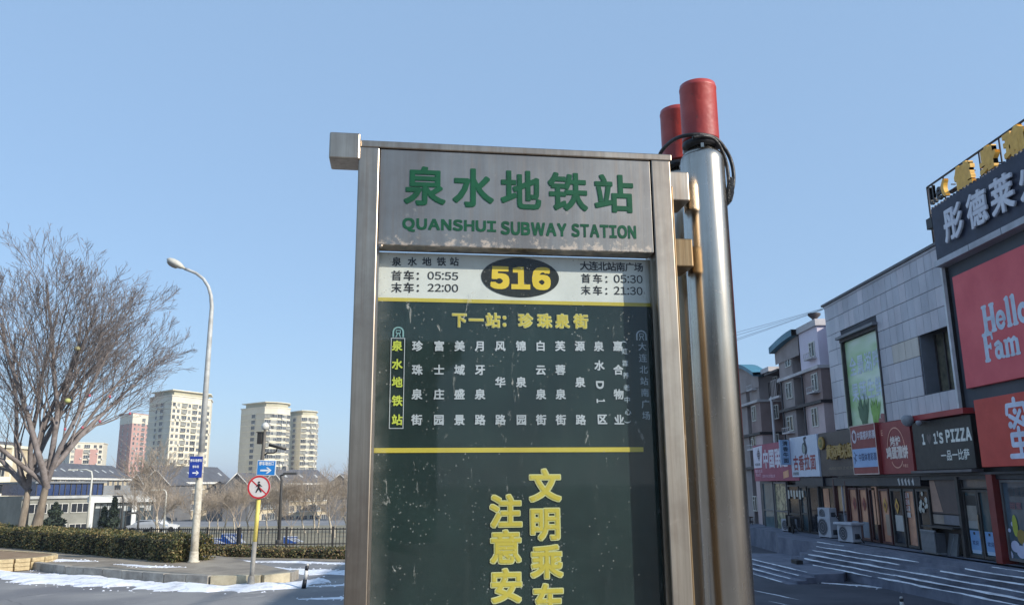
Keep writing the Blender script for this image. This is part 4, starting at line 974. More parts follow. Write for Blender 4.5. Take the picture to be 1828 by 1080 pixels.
# ---------------------------------------------------------------- cream block at the far left
def left_block():
    p0=Vector(P2(-140,830,135)); p1=Vector(P2(50,830,162)); zt=atY(50,802,162).z; zb_=-5; L=(p1-p0).length; d=(p1-p0).normalized()
    t=thing('apartment_block','cream balconied apartment block cut by the left edge behind the bare tree','apartment block',(p0.x,p0.y,zb_),math.atan2(d.y,d.x)); h=zt-zb_
    MB().use(RENDER).box(0,L,0,12,0,h).build('wall',t); MB().use(CRS).box(-.4,L+.4,-.4,12.4,h,h+.5).build('cornice',t); MB().use(ROOF).prism([(1,1),(L-1,1),(L-1,11),(1,11)],h+.5,h+1.2).build('roof',t)
    fh=3.0; big=win_mesh(2.6,1.7,WG2,mull=2); sm=win_mesh(1.2,1.5,WG2,mull=1)
    n=int(L/4.6)
    for f in range(5):
        for i in range(n):
            x=(i+.5)*L/n; z=h-2.3-f*fh
            if i%2: 
                link('window',big,t,(x,0,z)); b=MB().use(CRS).box(-1.7,1.7,-1.1,0,-1.0,-.15).box(-1.7,1.7,-1.1,-1.0,-.15,.1).mesh('balcony'); link('balcony',b,t,(x,0,z))
            else: link('window',sm,t,(x,0,z))
    for i in range(n+1): MB().use(CRS).box(i*L/n-.25,i*L/n+.25,-.35,0,0,h).build('pier',t)
left_block()
# ---------------------------------------------------------------- modern low building with blue glass storey
def modern():
    q0=atY(40,885,118); q1=atY(262,885,132); t=thing('office_building','low modern building with a dark blue glass upper storey and grey side hall','office building',(q0.x,q0.y,-3.6),math.atan2(q1.y-q0.y,q1.x-q0.x))
    L=math.hypot(q1.x-q0.x,q1.y-q0.y); z=lambda u,v,Y: atY(u,v,Y).z+3.6
    GW=mat('grey_cladding',(126,130,134),.7,scale=.3,rgb2=(108,112,116)); BG=mat('blue_glass',(52,70,108),.15,scale=.4,rgb2=(30,46,84)); SL=mat('stone_lobby',(132,132,124),.8,scale=.4)
    zt=z(150,862,124); zm=z(150,882,124)
    MB().use(SL).box(0,L,0,14,0,zm-.2).build('ground_storey',t); MB().use(GW).box(L*.62,L,.3,14,zm-.2,z(215,866,128)).build('side_hall',t)
    MB().use(BG).box(L*.10,L*.62,.2,12,zm-.1,zt).build('glass_storey',t)
    fm=MB().use(GW)
    for i in range(13): x=L*.10+i*L*.52/12; MB().use(DK).box(x-.06,x+.06,.08,.2,zm-.1,zt).build('mullion',t)
    MB().use(GW).box(L*.08,L*.64,-.2,12.4,zt,zt+.25).build('roof_slab',t); MB().use(mat('ledge',(170,172,170),.7,scale=1)).box(0,L*1.0,-.35,0,zm-.55,zm-.15).build('ledge',t)
    wn=win_mesh(2.4,1.2,WG2,mull=2,dep=.08)
    for i in range(6): link('window',wn,t,(L*.12+i*2.9,0,zm-2.5))
    for i in range(5): link('window',wn,t,(L*.12+i*2.9,0,zm-5.4))
    for i in (0,1): link('window',MB().use(WG2).box(0,.9,-.05,.1,0,.7).mesh('window'),t,(L*.72+i*3,.28,zm+.6))
    for i in range(7): MB().use(DK).box(0,.35,-.05,.1,0,.9).build('vent',t).location=(L*.86+i*.5,.28,zm+.5)
    # white portal frame in front
    a=atY(160,900,112); b=atY(278,900,116); t=thing('white_portal','white framed glazed entrance hall in front of the low modern building','building',(a.x,a.y,-3.4),math.atan2(b.y-a.y,b.x-a.x)); L=math.hypot(b.x-a.x,b.y-a.y); top=atY(215,886,114).z+3.4
    WP=mat('white_portal',(214,216,214),.6,scale=.6,rgb2=(196,198,196))
    MB().use(WP).box(0,L,0,5,top-.75,top).build('lintel',t)
    for x in (0,L*.64): MB().use(WP).box(x,x+.55,0,.8,0,top-.75).build('column',t)
    MB().use(mat('hall_glass',(78,88,94),.15,scale=.5,rgb2=(52,60,66))).box(.55,L-.2,.9,4.5,0,top-.75).build('glazing',t)
    for i in range(8): x=.8+i*(L-1.2)/8; MB().use(mat('blind',(176,180,180),.7,scale=1)).box(x,x+.8,.82,.88,top-1.9 if i%3 else top-1.5,top-.9).build('blind',t)
    for i in range(9): x=.6+i*(L-1)/9; MB().use(DK).box(x,x+.08,.78,.9,0,top-.75).build('mullion',t)
modern()
# cars and lamp posts in the distance
TYRE=mat('tyre',(28,28,30),.8,scale=8); CARG=mat('car_glass',(36,42,50),.1,scale=2)
def car(x,y,rz,rgb,label,name='car'):
    z=g(x,y); t=thing('parked_car',label,'car',(x,y,z),rz,'cars parked beyond the railings')
    m=mat('car_paint_%d_%d_%d'%rgb,rgb,.3,scale=2,var=.05,coat=.6)
    prof=[(-2.15,.35),(-2.2,.62),(-2.05,.82),(-1.5,.92),(-.95,1.38),(.55,1.42),(1.15,.95),(1.95,.82),(2.18,.6),(2.15,.35)]
    mb=MB().use(m); 
    for s_ in (-1,1):
        y_=.82*s_; P=[(px,y_ if pz<1 else y_*.82,pz) for px,pz in prof]; mb.poly(P if s_<0 else P[::-1])
    for (a,b) in zip(prof,prof[1:]+prof[:1]):
        f=lambda p,s_:(p[0],(.82 if p[1]<1 else .82*.82)*s_,p[1]); mb.poly([f(a,-1),f(a,1),f(b,1),f(b,-1)])
    mb.build('body',t)
    mb=MB().use(CARG)
    for s_ in (-1,1): mb.poly([(-1.3,s_*.80,.95),(1.0,s_*.80,.95),(.5,s_*.70,1.34),(-.9,s_*.70,1.34)])
    mb.poly([(1.13,-.62,.98),(1.13,.62,.98),(.62,.58,1.38),(.62,-.58,1.38)]); mb.poly([(-1.5,-.62,.95),(-1.5,.62,.95),(-1.0,.58,1.36),(-1.0,-.58,1.36)]); mb.build('glazing',t)
    for wx in (-1.35,1.35):
        for s_ in (-1,1): MB().use(TYRE).lathe([(.31,0),(.31,.2)],n=12,M=Matrix.Translation((wx,s_*.75,.31))@Matrix.Rotation(-s_*math.pi/2,4,'X')).build('wheel',t)
    for s_ in (-1,1): MB().use(mat('headlight',(220,220,214),.2,scale=2)).box(2.1,2.2,s_*.65-.15,s_*.65+.15,.6,.74).build('headlight',t)
def car_at(u,v,Y,rz,rgb,label): q=atY(u,v,Y); car(q.x,Y,rz,rgb,label)
car_at(263,943,98,.15,(150,154,160),'grey car parked beyond the railings, left of the white car near the conifers')
car_at(284,943,101,.3,(214,216,218),'white car parked beyond the railings beside the far white lamp post')
0 and car_at(402,940,96,.1,(205,205,205),'white car seen between bare trees above the taller blue barrier')
0 and car_at(590,945,92,-.2,(212,210,206),'white car beyond the railings at the left edge of the bus board')
0 and car_at(558,945,96,.2,(70,70,76),'dark car beyond the railings, left of the bus board')
0 and car_at(318,947,94,.2,(64,62,66),'dark car beyond the railings just left of the tall street lamp')
0 and car_at(225,946,93,.2,(96,104,112),'slate grey car parked in front of the white framed hall')
def far_lamp(u,vt,vb,Y,col,label,arm=1.2):
    a=atY(u,vb,Y); b=atY(u,vt,Y); z=g(a.x,Y); t=thing('street_lamp',label,'street lamp',(a.x,Y,z)); h=b.z-z; m=mat('far_pole_%s'%col,(198,198,190) if col=='pale' else (66,66,66),.6,scale=2)
    MB().use(m).tube([(0,0,0),(0,0,h*.9),(-.1,0,h*.97),(-arm*.4,0,h),(-arm,0,h)],[.11,.08,.07,.06,.05],8).build('pole',t)
    MB().use(m).box(-arm-.7,-arm+.1,-.15,.15,h-.08,h+.06).build('lamp_head',t); MB().use(m).lathe([(.2,0),(.18,.25),(.12,.3)],n=8).build('base',t)
far_lamp(155,838,945,75,'pale','pale curved lamp post in front of the blue glass building',1.4)
far_lamp(292,874,945,88,'pale','short white lamp post behind the parked white car',.8)
far_lamp(497,845,975,52,'dark','slim dark lamp post to the right of the no pedestrians sign',-.8)
far_lamp(245,915,955,70,'dark','thin dark post left of the parked grey car',.2)
far_lamp(215,885,950,82,'dark','grey post in front of the white framed hall',.3)
# ================================================================ buildings behind the photographer, met only as reflections
bk=thing('apartment_block','shaded apartment block across the street behind the photographer','apartment block',(-10,-34,0))
MB().use(mat('back_render',(120,112,104),.9,scale=.2)).box(-34,16,-12,0,0,8.2).build('wall',bk)
MB().use(ROOF).box(-35,17,-13,.6,8.2,9).build('roof',bk)
bw=MB().use(WG2).box(-.9,.9,-.05,.08,0,1.6).mesh('window')
for i in range(14):
    for f in range(2): link('window',bw,bk,(-31.5+i*3.4,0,1.5+f*3.2))
# ================================================================ RIGHT: apartment block with arched roofs
XA=14.6
BRN=mat('brown_render',(162,142,138),.9,scale=.7,rgb2=(136,116,114),bump=.15,bscale=12); GRYR=mat('grey_render',(168,156,154),.9,scale=.7,rgb2=(144,134,132),bump=.15,bscale=12); PNK=mat('pinkish_render',(208,186,184),.9,scale=.7,rgb2=(190,168,168)); WHR=mat('white_render',(226,218,231),.9,scale=.7,rgb2=(210,199,212)); TEALR=mat('teal_roof',(72,130,152),.5,scale=.8,rgb2=(55,105,125)); CORN=mat('pale_cornice',(204,198,198),.8,scale=1); DPIPE=mat('dark_pipe',(62,56,58),.6,scale=2)
apt=thing('apartment_building','brown and grey apartment building with arched teal roofs beside the tiled shop building','apartment building',(XA,37,g(XA,37)))
AO=Vector((XA,37,g(XA,37)))
def Ap(name,m,x0,x1,y0,y1,z0,z1,bevel=0): return boxpart(name,apt,m,x0-AO.x,x1-AO.x,y0-AO.y,y1-AO.y,z0-AO.z,z1-AO.z,bevel)
def yv(u,v=700,X=XA): return atX(u,v,X).y
def zv(u,v,X=XA): return atX(u,v,X).z
ZB=-.7
XR=16.1                                   # plane of the recessed wall
Ap('wall',BRN,XR,27,35.6,52,ZB,9.0)
# near unit: bay A (arched, u1393-1418), recess, bay B (u1433-1463)
def win_x(parent_off,y0,y1,z0,z1,X,label=None,ledge=True):
    """window on a wall that faces -X, real opening depth shown by frame and set-back glass"""
    f=MB().use(WFR); w_=.05
    f.box(X-.04,X+.02,y0,y0+w_,z0,z1); f.box(X-.04,X+.02,y1-w_,y1,z0,z1); f.box(X-.04,X+.02,y0+w_,y1-w_,z0,z0+w_); f.box(X-.04,X+.02,y0+w_,y1-w_,z1-w_,z1); ym=y0+(y1-y0)*.5; f.box(X-.045,X+.02,ym-.03,ym+.03,z0+w_,z1-w_)
    zt=z0+(z1-z0)*.7; f.box(X-.043,X+.02,ym+.03,y1-w_,zt-.02,zt+.02)
    f.v=[(a-AO.x,b-AO.y,c-AO.z) for a,b,c in f.v]; fo=f.build('window',apt)
    p=MB().use(WG2).box(X-.012,X+.02,y0+w_,y1-w_,z0+w_,z1-w_); p.v=[(a-AO.x,b-AO.y,c-AO.z) for a,b,c in p.v]; p.build('pane',fo)
    if ledge:
        p=MB().use(CORN).box(X-.28,X,y0-.1,y1+.1,z0-.12,z0-.04); 
        for k in range(5): yy=y0-.08+k*(y1-y0+.16)/4; p.box(X-.28,X-.26,yy,yy+.02,z0-.04,z0+.16)
        p.box(X-.29,X-.27,y0-.1,y1+.1,z0+.16,z0+.19); p.v=[(a-AO.x,b-AO.y,c-AO.z) for a,b,c in p.v]; p.build('sill_rack',fo)
yA0,yA1=yv(1418),yv(1394)      # near and far edge of bay A
yB0,yB1=yv(1463,640),yv(1434)      # bay B
yL0,yL1=yv(1355),yv(1338); 
z_top=zv(1440,590); z_c1=zv(1440,663); z_c2=zv(1445,722); z_c3=zv(1450,795)
print('apt',yA0,yA1,yB0,yB1,yL0,yL1,z_top,z_c1,z_c2,z_c3)
def bay(y0,y1,z0,z1,X,m,nm='bay'): return Ap(nm,m,X,XR,y0,y1,z0,z1)
bay(yB0,yB1,z_c1+.07,z_top,XA,WHR); bay(yB0,yB1,z_c2+.07,z_c1-.07,XA,BRN); bay(yB0,yB1,ZB,z_c2-.07,XA,PNK)
bay(yA0,yA1,z_c1+.07,zv(1394,625),XA,GRYR); bay(yA0,yA1,z_c2+.07,z_c1-.07,XA,GRYR); bay(yA0,yA1,z_c3+.07,z_c2-.07,XA,GRYR); bay(yA0,yA1,ZB,z_c3-.07,XA,PNK)
Ap('recess_wall',mat('recess_shade_brown',(92,80,84),.9,scale=.7),XA+.55,XR,yB1,yA0,ZB,z_top-.6)  # balcony recess: its shade is painted in as a darker brown
Ap('lintel_panel',GRYR,XA+.02,XA+.55,yB1,yA0,zv(1425,622),z_top-.05)
for z,m in ((z_c1,CORN),(z_c2,DPIPE),(z_c3,DPIPE)): Ap('cornice',m,XA-.16,XR,yB0-.1,yA1+.05,z-.07,z+.07)
# arched roofs
def arch(name,y0,y1,zs,rise,x0,x1,th,flip=False,n=14,half=False):
    mb=MB().use(TEALR); P=[]
    for k in range(n+1):
        t=k/n; a=math.pi*(t/2 if half else t)
        P.append((y1+(y0-y1)*t, zs+rise*math.sin(a if not half else a)))
    for i in range(n):
        a,b=P[i],P[i+1]
        q=[(x0,a[0],a[1]),(x0,b[0],b[1]),(x0,b[0],b[1]+th),(x0,a[0],a[1]+th)]
        for p in (q,[(x1,c_[1],c_[2]) for c_ in q][::-1],[(x0,a[0],a[1]+th),(x0,b[0],b[1]+th),(x1,b[0],b[1]+th),(x1,a[0],a[1]+th)],[(x0,a[0],a[1]),(x1,a[0],a[1]),(x1,b[0],b[1]),(x0,b[0],b[1])]): mb.poly([(c_[0]-AO.x,c_[1]-AO.y,c_[2]-AO.z) for c_ in p])
    mb.build(name,apt)
    gb=MB().use(GRYR)
    for i in range(n):
        a,b=P[i],P[i+1]; gb.poly([(x-AO.x,y-AO.y,z-AO.z) for x,y,z in ((x0+.3,a[0],zs-.6),(x0+.3,b[0],zs-.6),(x0+.3,b[0],b[1]),(x0+.3,a[0],a[1]))])
    gb.build('arch_wall',apt)
zs=zv(1392,628)
arch('arched_roof',yB1-.0,yA1+.35,zs,z_top-zs-.05,XA-.35,XR+4,.32,half=True)
Ap('flat_roof',CORN,XA-.1,XR+4,yB0-.1,yB1,z_top,z_top+.3)
Ap('roof_box',WHR,XA+.6,XR+3,yB0-2.2,yB0-.1,z_top-1.2,z_top+.05)
p=MB().use(DPIPE).lathe([(.12,0),(.12,.25),(.3,.42),(.3,.5)],(.4,(yB0+yB1)/2-AO.y,z_top+.3-AO.z),n=10); p.build('roof_vent',apt)
# windows of the near unit
def W_(u0,u1,v0,v1,X=XA,ledge=True): 
    um=(u0+u1)/2; win_x(None,yv(u1,(v0+v1)/2,X),yv(u0,(v0+v1)/2,X),zv(um,v1,X),zv(um,v0,X),X,ledge=ledge)
W_(1445,1455,610,638); W_(1450,1461,666,698); W_(1450,1461,727,762,ledge=False)
W_(1402,1412,628,655,ledge=False); W_(1404,1415,682,712,ledge=False); W_(1406,1417,742,770)
for u in (1437.5,1399): 
    y=yv(u); p=MB().use(DPIPE).tube([(XA-.1-AO.x,y-AO.y,ZB-AO.z),(XA-.1-AO.x,y-AO.y,z_c1-.1-AO.z)],.05,6); p.build('drain_pipe',apt)
# stair tower part between the units
Ap('stair_wall',BRN,XA+.75,XR,yA1+.05,yL0-1.6,ZB,zv(1385,672))
W_(1382,1390,722,748,X=XA+.75,ledge=False); W_(1383,1391,774,800,X=XA+.75,ledge=False); W_(1381,1388,672,690,X=XA+.75,ledge=False)
yb0,yb1=yv(1394,715),yv(1376,715)
for z in (zv(1385,712),):
    Ap('balcony',CORN,XA-.1,XA+.75,yb0,yb1,z,z+.12); 
    for k in range(7): y=yb0+k*(yb1-yb0)/6.3; Ap('balcony_bar',DPIPE,XA-.1,XA-.06,y,y+.04,z+.12,z+.95)
    Ap('balcony_screen',GRYR,XA-.08,XA-.02,yb0+.3,yb0+1.2,z+.12,z+1.0)
Ap('balcony',CORN,XA+.1,XA+.75,yv(1396,680),yv(1383,680),zv(1390,684),zv(1390,674))
Ap('canopy_slab',DPIPE,XA-.1,XR,yA1,yL0-1.4,zv(1385,664),zv(1385,660))
# far unit
zt2=zv(1355,668); zc=zv(1350,717); zc2=zv(1350,775)
for a,b,m in ((zc+.07,zt2,GRYR),(zc2+.07,zc-.07,BRN),(ZB,zc2-.07,PNK)): bay(yL0,yL1,a,b,XA,m)
yF0,yF1=yv(1330),yv(1318)
Ap('recess_wall',mat('recess_shade_brown',(92,80,84),.9),XA+.6,XR,yL1,yF0,ZB,zt2)
for a,b,m in ((zc+.07,zt2,GRYR),(ZB,zc-.07,GRYR)): bay(yF0,yF1+3,a,b,XA+.05,m)
for z,m in ((zc,CORN),(zc2,DPIPE),(zv(1350,835),DPIPE)): Ap('cornice',m,XA-.16,XR,yL0-.1,yF1+3,z-.07,z+.07)
arch('arched_roof',yL0-.2,yv(1312)+2.4,zt2-.1,zv(1335,653)-zt2+.15,XA-.35,XA+.5,.22)
Ap('flat_roof',CORN,XA+.1,XR+4,yA1+2.0,yL0-.2,zt2+.0,zt2+.25)
p=MB().use(DPIPE).lathe([(.1,0),(.1,.25),(.28,.38),(.28,.45)],(1.4,yL0-1.2-AO.y,zt2+.25-AO.z),n=10); p.build('roof_vent',apt)
W_(1341,1349,676,694); W_(1343,1350,724,752,ledge=False); W_(1342,1350,776,800); 
p=MB().use(CORN).tube([(XA-.05-AO.x,yA1+1.4-AO.y,ZB-AO.z),(XA-.05-AO.x,yA1+1.4-AO.y,zc-AO.z)],.07,6); p.build('drain_pipe',apt)
W_(1345,1352,885,912,X=XA,ledge=False)
# overhead wires to the shop roof corner
wr=thing('overhead_wires','thin overhead wires sagging from the shop roof corner to the left','wires',(14.1,34.7,9.8))
e0=Vector((0,0,.05))
for i,(dz,yy) in enumerate(((0,0),(-.12,.3),(-.3,.5),(-.36,.7))):
    a=e0+Vector((0,.0,-.02*i)); b=Vector((-22,26+yy*6,1.6+dz*6)); pts=[a.lerp(b,k/12)+Vector((0,0,-1.6*math.sin(math.pi*k/12))) for k in range(13)]; MB().use(DPIPE).tube(pts,.007,4).build('wire',wr)
# ================================================================ SHOP BUILDING
XF=14.2; ZP=.2; YE=34.8; Y0=5.0; YS=24.95
shop=thing('shop_building','two-storey shop building with grey tile cladding and a dark advertising front, in shade at right','shop building',(XF,YE,ZP))
SO=Vector((XF,YE,ZP))
def Sp(name,m,x0,x1,y0,y1,z0,z1,bevel=0,root=None,O=None):
    root=root or shop; O=O or SO
    return boxpart(name,root,m,x0-O.x,x1-O.x,y0-O.y,y1-O.y,z0-O.z,z1-O.z,bevel)
BACK=mat('joint_dark',(70,72,80),.9,scale=1); TILES=[mat('cladding_%d'%i,c,.42,scale=.8,rgb2=tuple(int(x*.9) for x in c2),detail=8,world=True,stretch=(1,1,.35)) for i,(c,c2) in enumerate((((198,195,203),(182,179,188)),((190,189,198),(172,171,181)),((206,201,208),(188,183,192)),((206,196,186),(190,180,172))))]
DARKW=mat('dark_cladding',(72,78,88),.6,scale=.5,rgb2=(58,64,74)); COP=mat('coping',(96,98,104),.6,scale=1)
Sp('core_wall',BACK,XF+.75,30,YS,YE,ZP-.9,9.9)
# backing wall pieces round the two upper openings
WY0,WY1,WZ0,WZ1=25.35,27.15,5.30,7.38; GY0,GY1,GZ0,GZ1=30.05,33.45,4.5,8.3
for (a,b,c,d) in ((YS,WY0,4.5,9.9),(WY1,GY0,4.5,9.9),(GY1,YE,4.5,9.9),(WY0,WY1,4.5,WZ0),(WY0,WY1,WZ1,9.9),(GY0,GY1,GZ1,9.9)): Sp('wall_panel',BACK,XF+.03,XF+.75,a,b,c,d)
PN=[];pw,ph=.475,.665
for m in TILES: PN.append(MB().use(m).box(0,.03,0,pw-.014,0,ph-.02).mesh('cladding_tile'))
rt_=random.Random(5); ny=int((YE-YS)/pw); z0_=4.62
for j in range(8):
    for i in range(ny):
        y=YE-(i+1)*pw; z=z0_+j*ph; cy,cz=y+pw/2,z+ph/2
        if WY0-.05<cy<WY1+.05 and WZ0-.1<cz<WZ1: continue
        if GY0-.05<cy<GY1+.05 and cz<GZ1: continue
        k=3 if (5<=j<=5 and False) else rt_.choice([0,0,1,1,2]); 
        if abs(cz-6.9)<.4 and 27.2<cy<29.3: k=3
        o=link('cladding_tile',PN[k],shop,(-rt_.uniform(0,.004),y-SO.y,z-SO.z))
Sp('parapet_coping',COP,XF-.1,30,YS,YE+.1,9.93,10.02); Sp('parapet_band',TILES[1],XF-.03,XF+.4,YS,YE+.05,9.84,9.925)
Sp('end_wall',TILES[1],XF+.03,29,YE,YE+.05,ZP-.9,9.84)
# recessed window
Sp('reveal',BACK,XF+.7,XF+.74,WY0,WY1,WZ0,WZ1)
Sp('reveal_side',mat('reveal_grey',(118,122,132),.8,scale=1),XF+.03,XF+.7,WY1-.03,WY1,WZ0,WZ1)
wf=Sp('window',DPIPE,XF+.5,XF+.58,WY0,WY1,WZ0,WZ0+.08)
for (a,b,c,d) in ((WY0,WY1,WZ1-.08,WZ1),(WY0,WY0+.07,WZ0,WZ1),(WY1-.08,WY1,WZ0,WZ1),(WY0+.55,WY0+.61,WZ0,WZ1),(WY0+1.15,WY0+1.21,WZ0,WZ1)): Sp('frame_bar',DPIPE,XF+.5,XF+.57,a,b,c,d)
Sp('window_pane',mat('curtained_glass',(120,116,98),.2,scale=2.5,rgb2=(66,66,62)),XF+.55,XF+.56,WY0,WY1,WZ0,WZ1)
Sp('drain_strip',mat('white_strip',(206,208,212),.5,scale=2),XF-.22,XF-.12,YS-.12,YS-.02,4.55,9.05)
Sp('drain_strip_shadow_gap',BLK,XF-.12,XF,YS-.14,YS,4.55,9.05)
# dark upper front nearer the camera
Sp('upper_wall',DARKW,XF-.02,30,Y0,YS-.14,4.5,9.06)
Sp('upper_wall_end',DARKW,XF+.02,30,Y0-.05,Y0,ZP-.9,9.06)
Sp('ledge',mat('grey_ledge',(176,178,186),.5,scale=1.5),XF-.4,XF+.3,Y0,YS-.05,9.07,9.255)
for k in range(12): Sp('ledge_joint',BLK,XF-.405,XF-.4,YS-2-k*1.6,YS-1.985-k*1.6,9.07,9.255)
NAVY=mat('navy_signboard',(40,48,72),.55,scale=2,rgb2=(32,38,58)); SILV=mat('letter_silver',(214,214,222),.35,scale=4,rgb2=(196,196,206))
fu=(0,-1,0); fz=(0,0,1)      # reading direction and up on the facade
def sign_thing(label,y0,y1,z0,z1,X0,X1,m,name='shop_sign',cat='shop sign',bev=.01):
    t=thing(name,label,cat,(X0,(y0+y1)/2,z0)); o=boxpart('sign_board',t,m,0,X1-X0,-(y1-y0)/2,(y1-y0)/2,0,z1-z0,bev); return t
def T_(t,mb,name):       # lettering meshes are written in world numbers, then moved into the sign's frame
    l=t.location; mb.v=[(a-l.x,b-l.y,c-l.z) for a,b,c in mb.v]; return mb.build(name,t)
def fbox(u,v,X): return atX(u,v,X)
nav=sign_thing('big dark navy roof signboard with white Chinese restaurant lettering at upper right',Y0,YS-.1,9.27,10.98,XF-.32,XF+.1,NAVY)
XL=XF-.325
mb=MB().use(SILV)
for c_,u0,v0,u1,v1 in (('彤',1687,378,1723,430),('德',1728,342,1766,410),('莱',1770,315,1815,390),('火',1820,280,1868,360)):
    a=atX(u0,(v0+v1)/2,XL-.06); b=atX(u1,(v0+v1)/2,XL-.06); wd=abs(a.y-b.y); put(mb,c_,(XL-.06,a.y,9.60),fu,fz,wd*.98,1.05,bold=.03,depth=.05,big=True)
T_(nav,mb,'lettering')
# sawtooth bulbs along the signboard's upper edge
tooth=MB().use(NAVY).box(0,.06,0,.07,0,.05).mesh('edge_tooth')
for k in range(60): link('edge_tooth',tooth,nav,(0,9.8-k*.18-.0,1.71))
# roof frame of tubes with gold letters
rf=thing('sign_frame','dark steel tube frame on the roof behind the navy signboard','sign frame',(XF+.2,24,10.02))
XS=XF+.35
zt_=atX(1655,335,XS).z; y1_=atX(1655,335,XS).y; zlow=10.02
def RFt(pts,r_=.035): MB().use(DPIPE).tube([(a-rf.location.x,b-rf.location.y,c-rf.location.z) for a,b,c in pts],r_,6).build('tube',rf)
RFt([(XS,y1_,zt_),(XS,Y0+1,zt_)]); RFt([(XS,y1_,zlow),(XS,y1_,zt_)])
for k in range(1,16):
    y=y1_-k*1.02; RFt([(XS,y,zlow),(XS,y,zt_)],.025)
    if k%2: RFt([(XS,y,zt_-1.15),(XS+1.0,y-.8,zlow)],.02)
RFt([(XS,y1_,11.2),(XS,Y0+1,11.2)],.025)
GOLD=mat('gold_letter',(246,192,80),.45,scale=4,rgb2=(216,160,60)); 
def gold(c_,u0,v0,u1,v1,label,X=None,shear=0):
    X=X or XS-.12; a=atX(u0,(v0+v1)/2,X); b=atX(u1,(v0+v1)/2,X); z1=atX((u0+u1)/2,v0,X).z; z0=atX((u0+u1)/2,v1,X).z
    t=thing('roof_letter',label,'sign letter',(X,(a.y+b.y)/2,z0)); mb=MB().use(GOLD); put(mb,c_,(X-.14,a.y,z0),fu,fz,abs(a.y-b.y),z1-z0,bold=.05,depth=.14); T_(t,mb,'letter')
    for s_ in (.3,.7): MB().use(DPIPE).box(0,.14,-.02,.02,(z1-z0)*s_,(z1-z0)*s_+.03).build('bracket',t)
gold('健',1718,290,1751,338,'gold roof letter, lowest of the full gold characters above the navy sign')
gold('身',1762,258,1796,307,'second gold roof letter with slatted box shape above the navy sign')
gold('瑜',1806,224,1850,280,'gold roof letter cut by the right edge of the photo')
gold('(',1695,320,1703,352,'thin gold bracket-shaped roof letter beside the dark word')
t=thing('roof_letter','dark Latin letters ller standing at the left end of the roof frame','sign letter',(XS-.12,24.5,11.4)); mb=MB().use(BLK); a=atX(1667,350,XS-.12); b=atX(1697,345,XS-.12)
put(mb,'ller',(XS-.2,a.y,11.35),fu,fz,abs(a.y-b.y),.62,bold=.03,depth=.08); T_(t,mb,'letters'); MB().use(DPIPE).box(0,.2,-.3,.3,.1,.14).build('bracket',t)
nb_=thing('junction_box','small dark box hung on the left end of the navy signboard','box',(XF-.15,YS+.2,10.45)); MB().use(BLK).box(-.1,.1,-.15,.2,0,.35).build('box',nb_,.01); MB().use(BLK).box(-.03,.05,-.32,-.15,.1,.22).build('arm',nb_)
# red banner with rounded slab letters
REDP=mat('banner_red',(226,98,104),.6,scale=.7,rgb2=(208,84,92)); BLUEL=mat('banner_letter',(206,216,232),.6,scale=2)
ban=sign_thing('large dull red banner with pale Hello Fam lettering',12.0,24.42,5.18,8.63,XF-.16,XF-.02,REDP,'wall_banner','banner')
XB=XF-.163
def strokes(mb,P,y,z,s,X,k0):
    """letters drawn with fat round-ended strokes; P: list of (x,z,x,z,r)"""
    k=k0
    for (xa,za,xb,zb2,r_) in P:
        k+=1; a=Vector((xa,za));b=Vector((xb,zb2)); d=b-a; ang=math.atan2(d.y,d.x) if d.length>1e-6 else 0; pts=[]
        for q in range(7): an=ang+math.pi/2+math.pi*q/6; pts.append((a.x+r_*math.cos(an),a.y+r_*math.sin(an)))
        for q in range(7): an=ang-math.pi/2+math.pi*q/6; pts.append((b.x+r_*math.cos(an),b.y+r_*math.sin(an)))
        mb.poly([(X-k*.0006,y-p[0]*s,z+p[1]*s) for p in pts])
    return k
def ell(cx,cz,rx,rz,r_,a0=0,a1=360,n=14):
    out=[]
    for i in range(n):
        p=math.radians(a0+(a1-a0)*i/n); q=math.radians(a0+(a1-a0)*(i+1)/n); out.append((cx+rx*math.cos(p),cz+rz*math.sin(p),cx+rx*math.cos(q),cz+rz*math.sin(q),r_))
    return out
LT={'H':(.82,[(.18,.1,.18,.9,.11),(.62,.1,.62,.9,.11),(.18,.5,.62,.5,.07),(.08,.06,.28,.06,.06),(.52,.06,.72,.06,.06),(.08,.94,.28,.94,.06),(.52,.94,.72,.94,.06)]),
'e':(.60,ell(.28,.33,.19,.25,.085,0,320)+[(.12,.34,.44,.34,.05)]),
'l':(.34,[(.16,.1,.16,.95,.10),(.08,.06,.25,.06,.06),(.07,.95,.16,.97,.055)]),
'o':(.62,ell(.29,.33,.19,.25,.095)),
'F':(.66,[(.18,.1,.18,.9,.11),(.08,.06,.3,.06,.06),(.08,.94,.56,.94,.065),(.56,.94,.58,.76,.05),(.2,.52,.44,.52,.06),(.45,.44,.45,.6,.04)]),
'a':(.60,ell(.24,.24,.14,.16,.075)+[(.42,.12,.42,.46,.085),(.42,.46,.3,.58,.07),(.3,.58,.12,.52,.07),(.44,.07,.52,.06,.055)]),
'm':(.95,[(.14,.08,.14,.52,.085),(.42,.08,.42,.48,.085),(.7,.08,.7,.48,.085),(.16,.5,.3,.58,.07),(.3,.58,.42,.48,.07),(.44,.5,.58,.58,.07),(.58,.58,.7,.48,.07),(.05,.05,.22,.05,.05),(.34,.05,.5,.05,.05),(.62,.05,.78,.05,.05),(.06,.56,.14,.56,.05)])}
mb=MB().use(BLUEL); k=0
for word,u0,v in (('Hello',1757,600),('Fam',1759,650)):
    a=atX(u0,v,XB); y=a.y; z=atX(u0,v-2,XB).z; sc=.84
    for ch in word: w_,P=LT[ch]; k=strokes(mb,P,y,z,sc,XB,0); y-=w_*sc*.93
T_(ban,mb,'lettering')
